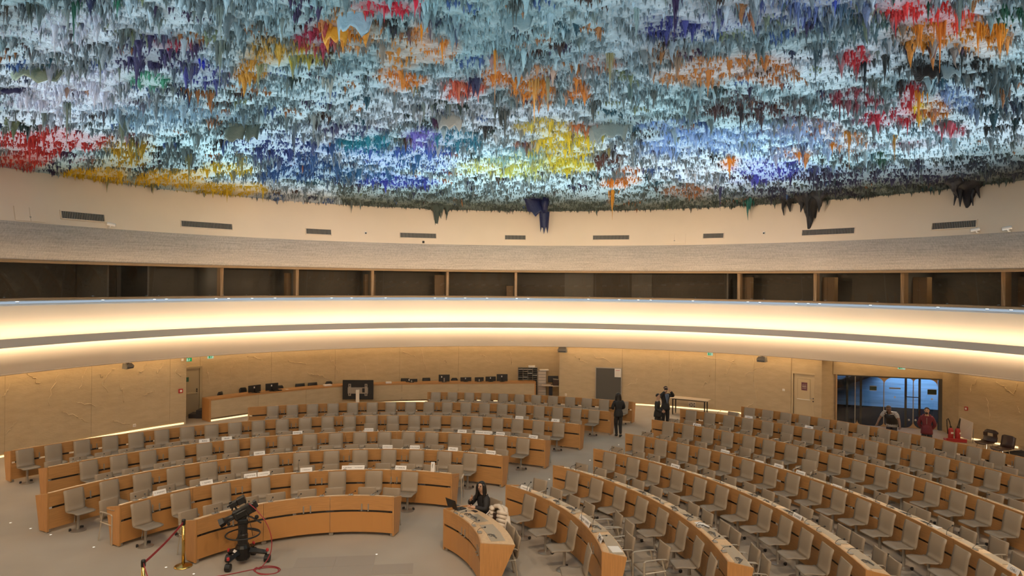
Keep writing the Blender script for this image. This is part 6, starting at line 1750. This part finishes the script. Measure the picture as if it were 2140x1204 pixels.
    g3['waist'] = (nd['pel'][0].lerp(nd['spi'][0], .45), (.118 * S, .088 * S)); g3['pel'] = (nd['pel'][0], (.128 * S, .098 * S))
    skin('trousers', g3, LEGS + [('pel', 'waist')], ['pel'], M[trousers], t)
    g4 = grow(nd, .012)
    for s in 'LR': obj('shoe', MB().tube([nd['an' + s][0] + Vector((0, .03, -.01)) * S, nd['an' + s][0] * .5 + nd['to' + s][0] * .5, nd['to' + s][0]], [.052 * S, .050 * S, .036 * S], 8).mesh('shoe', M['black'], True), t)
    # hair: a cap over the skull, open at the face
    hb = MB(); n, mm = 16, 10
    c = h1 + up * .018 * S - fw * .008 * S
    vs = []
    for i in range(mm + 1):
        th = i / mm * PI
        for k in range(n):
            ph = 2 * PI * k / n
            d = up * math.cos(th) + (fw * math.cos(ph) + sd * math.sin(ph)) * math.sin(th)
            q = math.cos(ph)
            lim = (.80 if q > .6 else .80 + (.6 - q) / .6 * .75 if q > 0 else 1.55 + min(-q, .7) / .7 * .5)
            tt = min(th, lim)
            d = up * math.cos(tt) + (fw * math.cos(ph) + sd * math.sin(ph)) * math.sin(tt)
            cu, cf, cs_ = d.dot(up), d.dot(fw), d.dot(sd)
            k_in = .93 if th > lim else 1.0
            vs.append(c + (up * cu * .092 + fw * cf * .101 + sd * cs_ * .086) * S * k_in)
    fs = [(i * n + k, i * n + (k + 1) % n, (i + 1) * n + (k + 1) % n, (i + 1) * n + k) for i in range(mm) for k in range(n)]
    if hair != 'bald': obj('hair', hb.add(vs, fs).mesh('hair', M[hair_m], True), t)
    if long_hair:
        hn = {'a': (h1 + up * .06 * S - fw * .02 * S, (.094 * S, .09 * S)), 'b': (h1 - up * .03 * S - fw * .035 * S, (.108 * S, .08 * S)), 'c': (h0 - up * .10 * S - fw * .055 * S, (.115 * S, .06 * S)), 'd': (h0 - up * .24 * S - fw * .085 * S, (.11 * S, .05 * S)), 'e': (h0 - up * .34 * S - fw * .085 * S, (.07 * S, .03 * S))}
        skin('long_hair', hn, [('a', 'b'), ('b', 'c'), ('c', 'd'), ('d', 'e')], ['c'], M[hair_m], t)
        for s in (-1, 1):
            obj('hair_lock', MB().tube([h1 + up * .075 * S + sd * s * .04 * S + fw * .03 * S, h1 + up * .03 * S + sd * s * .076 * S + fw * .02 * S, h1 - up * .05 * S + sd * s * .088 * S + fw * .012 * S, h0 - up * .09 * S + sd * s * .092 * S + fw * .0 * S, h0 - up * .2 * S + sd * s * .098 * S + fw * .03 * S, h0 - up * .27 * S + sd * s * .095 * S + fw * .05 * S], [.022 * S, .034 * S, .038 * S, .040 * S, .034 * S, .010 * S], 8).mesh('hair_lock', M[hair_m], True), t)
    return t, nd
def V3(x, y, z): return Vector((x, y, z))
# seated woman at the first desk of the glass-door block
pw, aw, _ = arm_place('R', 0, (1035, 1043, 0))
seat_pose = dict(pel=(0, -.02, .55), spi=(0, -.06, .72), che=(0, -.10, .91), nkb=(0, -.10, 1.05), nk=(0, -.115, 1.11), hd0=(.01, -.145, 1.175), hd1=(.02, -.155, 1.25), hd2=(.02, -.14, 1.32),
    shL=(.155, -.10, 1.0), elL=(.22, -.20, .78), wrL=(.10, -.42, .855), paL=(.04, -.48, .87), shR=(-.155, -.10, 1.0), elR=(-.24, -.26, .80), wrR=(-.10, -.36, .96), paR=(-.05, -.37, 1.03),
    hiL=(.085, -.05, .53), knL=(.10, -.42, .50), anL=(.10, -.40, .09), toL=(.10, -.55, .035), hiR=(-.085, -.05, .53), knR=(-.10, -.42, .50), anR=(-.10, -.40, .09), toR=(-.10, -.55, .035), hem=(0, 0, .50))
seat_pose['face'] = V3(.30, -1, -.28)
person('person', 'seated person with long dark hair in a black top working at a laptop', pw + Vector((0, 0, 0)), aw - PI / 2 + .05, seat_pose, 1.0, 'suit', 'suit', long_hair=True)
lp, la = un(968, 1083, .82), 0
ra_ = ang(CR, lp); rr_ = 3.43 + .36
lp = pol(CR, rr_, aw + .03, .836)
t = thing('laptop', 'open black laptop standing on the first desk before the seated person', 'laptop', lp, aw - PI / 2 + .05)
obj('keyboard_deck', MB().box((0, 0, .009), (.34, .24, .018), bev=.004).mesh('keyboard_deck', M['black']), t)
obj('keys', MB().box((0, .01, .0195), (.29, .12, .003)).mesh('keys', M['dark']), t)
obj('screen_lid', MB().box((0, -.16, .125), (.34, .012, .23), rot=Matrix.Rotation(.32, 3, 'X'), bev=.004).mesh('screen_lid', M['black']), t)
p_ = pol(CR, rr_ + .16, aw + .02, .825)
t = thing('phone', 'dark phone lying on the desk edge by the seated person', 'phone', pol(CR, rr_ + .18, aw - .07, .831), aw)
obj('phone_case', MB().box((0, 0, .005), (.075, .15, .010), bev=.003).mesh('phone_case', M['black']), t)
obj('phone_screen', MB().box((0, 0, .011), (.066, .135, .002)).mesh('phone_screen', M['blackm']), t)
# puffer jacket hung over the next chair
pj, aj, tj = arm_place('R', 0, (1047, 1071, .1))
t = thing('puffer_jacket', 'cream puffer jacket hung over the chair beside the seated person', 'jacket', pj, aj - PI / 2 + tj)
jb = MB()
for i in range(6):
    z = .95 - .075 * i
    y0 = .31 + .012 * i
    jb.tube([(-.25 - .012 * i, y0 - .05, z - .03), (-.13, y0 + .01, z), (.0, y0 + .02, z + .005), (.13, y0 + .01, z), (.25 + .012 * i, y0 - .05, z - .03)], [.03, .052, .055, .052, .03], 8)
for s in (-1, 1):
    for i in range(5):
        z = .93 - .08 * i
        jb.tube([(s * .27, .27 - .02 * i, z - .03), (s * .19, .17 - .01 * i, z), (s * .09, .145 - .01 * i, z - .01)], [.035, .054, .04], 8)
obj('quilted_body', jb.mesh('quilted_body', M['puffer'], True), t)
obj('hood', MB().tube([(-.2, .22, .86), (-.12, .22, .97), (0, .24, 1.0), (.12, .22, .97), (.2, .22, .86)], [.035, .048, .052, .048, .035], 8).mesh('hood', M['puffer'], True), t)
for s in (-1, 1): obj('sleeve', MB().tube([(s * .24, .28, .84), (s * .32, .25, .66), (s * .30, .18, .48), (s * .28, .12, .36)], [.06, .07, .06, .045], 8).mesh('sleeve', M['puffer'], True), t)
obj('lining', MB().slab([(-.18, .145, .86), (.18, .145, .86), (.16, .12, .52), (-.16, .12, .52)], .01).mesh('lining', M['brown']), t)
bg = un(1024, 1084, .70)
t = thing('handbag', 'grey handbag with a thin looped strap beside the puffer jacket', 'bag', pol(CR, 4.25, ang(CR, bg), .47), .4)
obj('bag_body', MB().box((0, 0, .10), (.30, .12, .20), bev=.03).mesh('bag_body', M['lip']), t)
obj('bag_strap', MB().tube([(-.12, 0, .18), (-.12, 0, .33), (-.04, 0, .40), (.06, 0, .36), (.11, 0, .18)], .009, 6).mesh('bag_strap', M['white']), t)

# woman walking away up the aisle
p = un(1292, 914)
person('person', 'person with long dark hair in black walking away up the central aisle', p, PI + .15, dict(
    elL=(.24, -.02, 1.14), wrL=(.14, -.20, 1.08), paL=(.09, -.26, 1.10), elR=(-.24, -.02, 1.14), wrR=(-.14, -.20, 1.08), paR=(-.09, -.26, 1.10),
    knL=(.07, -.10, .49), anL=(.05, -.06, .10), toL=(.05, -.20, .035), knR=(-.07, .02, .49), anR=(-.05, .14, .13), toR=(-.05, .03, .035), hiL=(.085, 0, .88), hiR=(-.085, 0, .88)), .965, 'suit', 'suit', long_hair=True)
# young man in a dark suit
p = un(1374, 913)
t, nd = person('person', 'person in a dark suit and white shirt stepping past the desk end, hands clasped', p, 1.15, dict(
    elL=(.23, .02, 1.13), wrL=(.10, -.20, 1.06), paL=(.03, -.25, 1.05), elR=(-.23, .02, 1.13), wrR=(-.10, -.20, 1.04), paR=(-.03, -.25, 1.03), knL=(.09, -.12, .50), anL=(.09, -.12, .09), toL=(.09, -.28, .035), knR=(-.09, .05, .48), anR=(-.09, .24, .16), toR=(-.09, .14, .04)), .94, 'suit', 'suit')
obj('shirt_front', MB().slab([(-.035, -.135, 1.20), (.035, -.135, 1.20), (.055, -.10, 1.40), (-.055, -.10, 1.40)], .008).mesh('shirt_front', M['shirt']), t)
obj('spectacles', MB().tube([(-.07, -.085, 1.545), (-.03, -.125, 1.545), (.03, -.125, 1.545), (.07, -.085, 1.545)], .006, 5).mesh('spectacles', M['black']), t)
# taller man lifting both hands to his face behind him
p = un(1389, 903)
t, nd = person('person', 'taller person in a dark suit and blue shirt lifting both hands to the face', Vector((p.x + .1, p.y + .35, 0)), .25, dict(
    elL=(.30, -.12, 1.36), wrL=(.12, -.19, 1.56), paL=(.05, -.175, 1.63), elR=(-.30, -.12, 1.36), wrR=(-.12, -.19, 1.56), paR=(-.05, -.175, 1.63)), 1.0, 'suit', 'suit', curl=.15)
obj('shirt_front', MB().slab([(-.015, -.150, 1.08), (.015, -.150, 1.08), (.085, -.116, 1.44), (-.085, -.116, 1.44)], .008).mesh('shirt_front', M['blueshirt']), t)
obj('necktie', MB().slab([(-.012, -.165, 1.10), (.012, -.165, 1.10), (.018, -.134, 1.41), (-.018, -.134, 1.41)], .006).mesh('necktie', M['tie']), t)
ph_ = thing('phone', 'dark phone held up at the face of the taller person in the suit', 'phone', (t.location.x - .03, t.location.y - .22, 1.66), .25)
obj('phone_case', MB().box((0, 0, 0), (.14, .010, .07), bev=.003).mesh('phone_case', M['black']), ph_)
obj('camera_eye', MB().ball((.05, -.006, .02), .008, 6, 4).mesh('camera_eye', M['steel']), ph_)
# man leaning on the last desk
c9 = on_circle(1863, 1.2, CR, 20.86)
a9 = ang(CR, c9)
person('person', 'person in a striped jersey and dark waistcoat leaning with both hands on the last desk', Vector((c9.x, c9.y, 0)), a9 - PI / 2 + .22, dict(
    pel=(0, .06, .92), spi=(0, -.02, 1.06), che=(0, -.14, 1.21), nkb=(0, -.22, 1.31), nk=(0, -.255, 1.355), hd0=(0, -.30, 1.39), hd1=(0, -.335, 1.45), hd2=(0, -.335, 1.525),
    shL=(.18, -.16, 1.28), elL=(.30, -.26, 1.08), wrL=(.36, -.40, .90), paL=(.36, -.46, .875), shR=(-.18, -.16, 1.28), elR=(-.30, -.22, 1.08), wrR=(-.34, -.38, .90), paR=(-.34, -.45, .875),
    hiL=(.085, .06, .86), hiR=(-.085, .06, .86)) | {'face': V3(.5, -1, -.55)}, 1.04, 'stripe', 'navy', skin_m='skin_dark', sleeves='short', over='suit', hair_m='hairgrey')
# man in a burgundy hooded top
c9 = on_circle(1937, 1.2, CR, 21.0)
a9 = ang(CR, c9)
t, nd = person('person', 'bearded person in a burgundy hooded top standing hands behind the back behind the last desk', Vector((c9.x, c9.y, 0)), a9 - PI / 2 + .48, dict(
    elL=(.25, .08, 1.13), wrL=(.12, .16, .93), paL=(.05, .18, .88), elR=(-.25, .08, 1.13), wrR=(-.12, .16, .95), paR=(-.05, .19, .90)) | {'face': V3(-.15, -1, -.1)}, .965, 'burgundy', 'navy')
obj('beard', MB().ball((-.010, -.072, 1.49), (.052, .042, .042), 10, 7).mesh('beard', M['hair'], True), t)
obj('hood', MB().tube([(-.09, -.06, 1.35), (-.10, .06, 1.39), (0, .10, 1.42), (.10, .06, 1.39), (.09, -.06, 1.35)], .04, 8).mesh('hood', M['burgundy'], True), t)
obj('zip_line', MB().box((0, -.132, 1.235), (.012, .01, .22), rot=Matrix.Rotation(.06, 3, 'X')).mesh('zip_line', M['steel']), t)
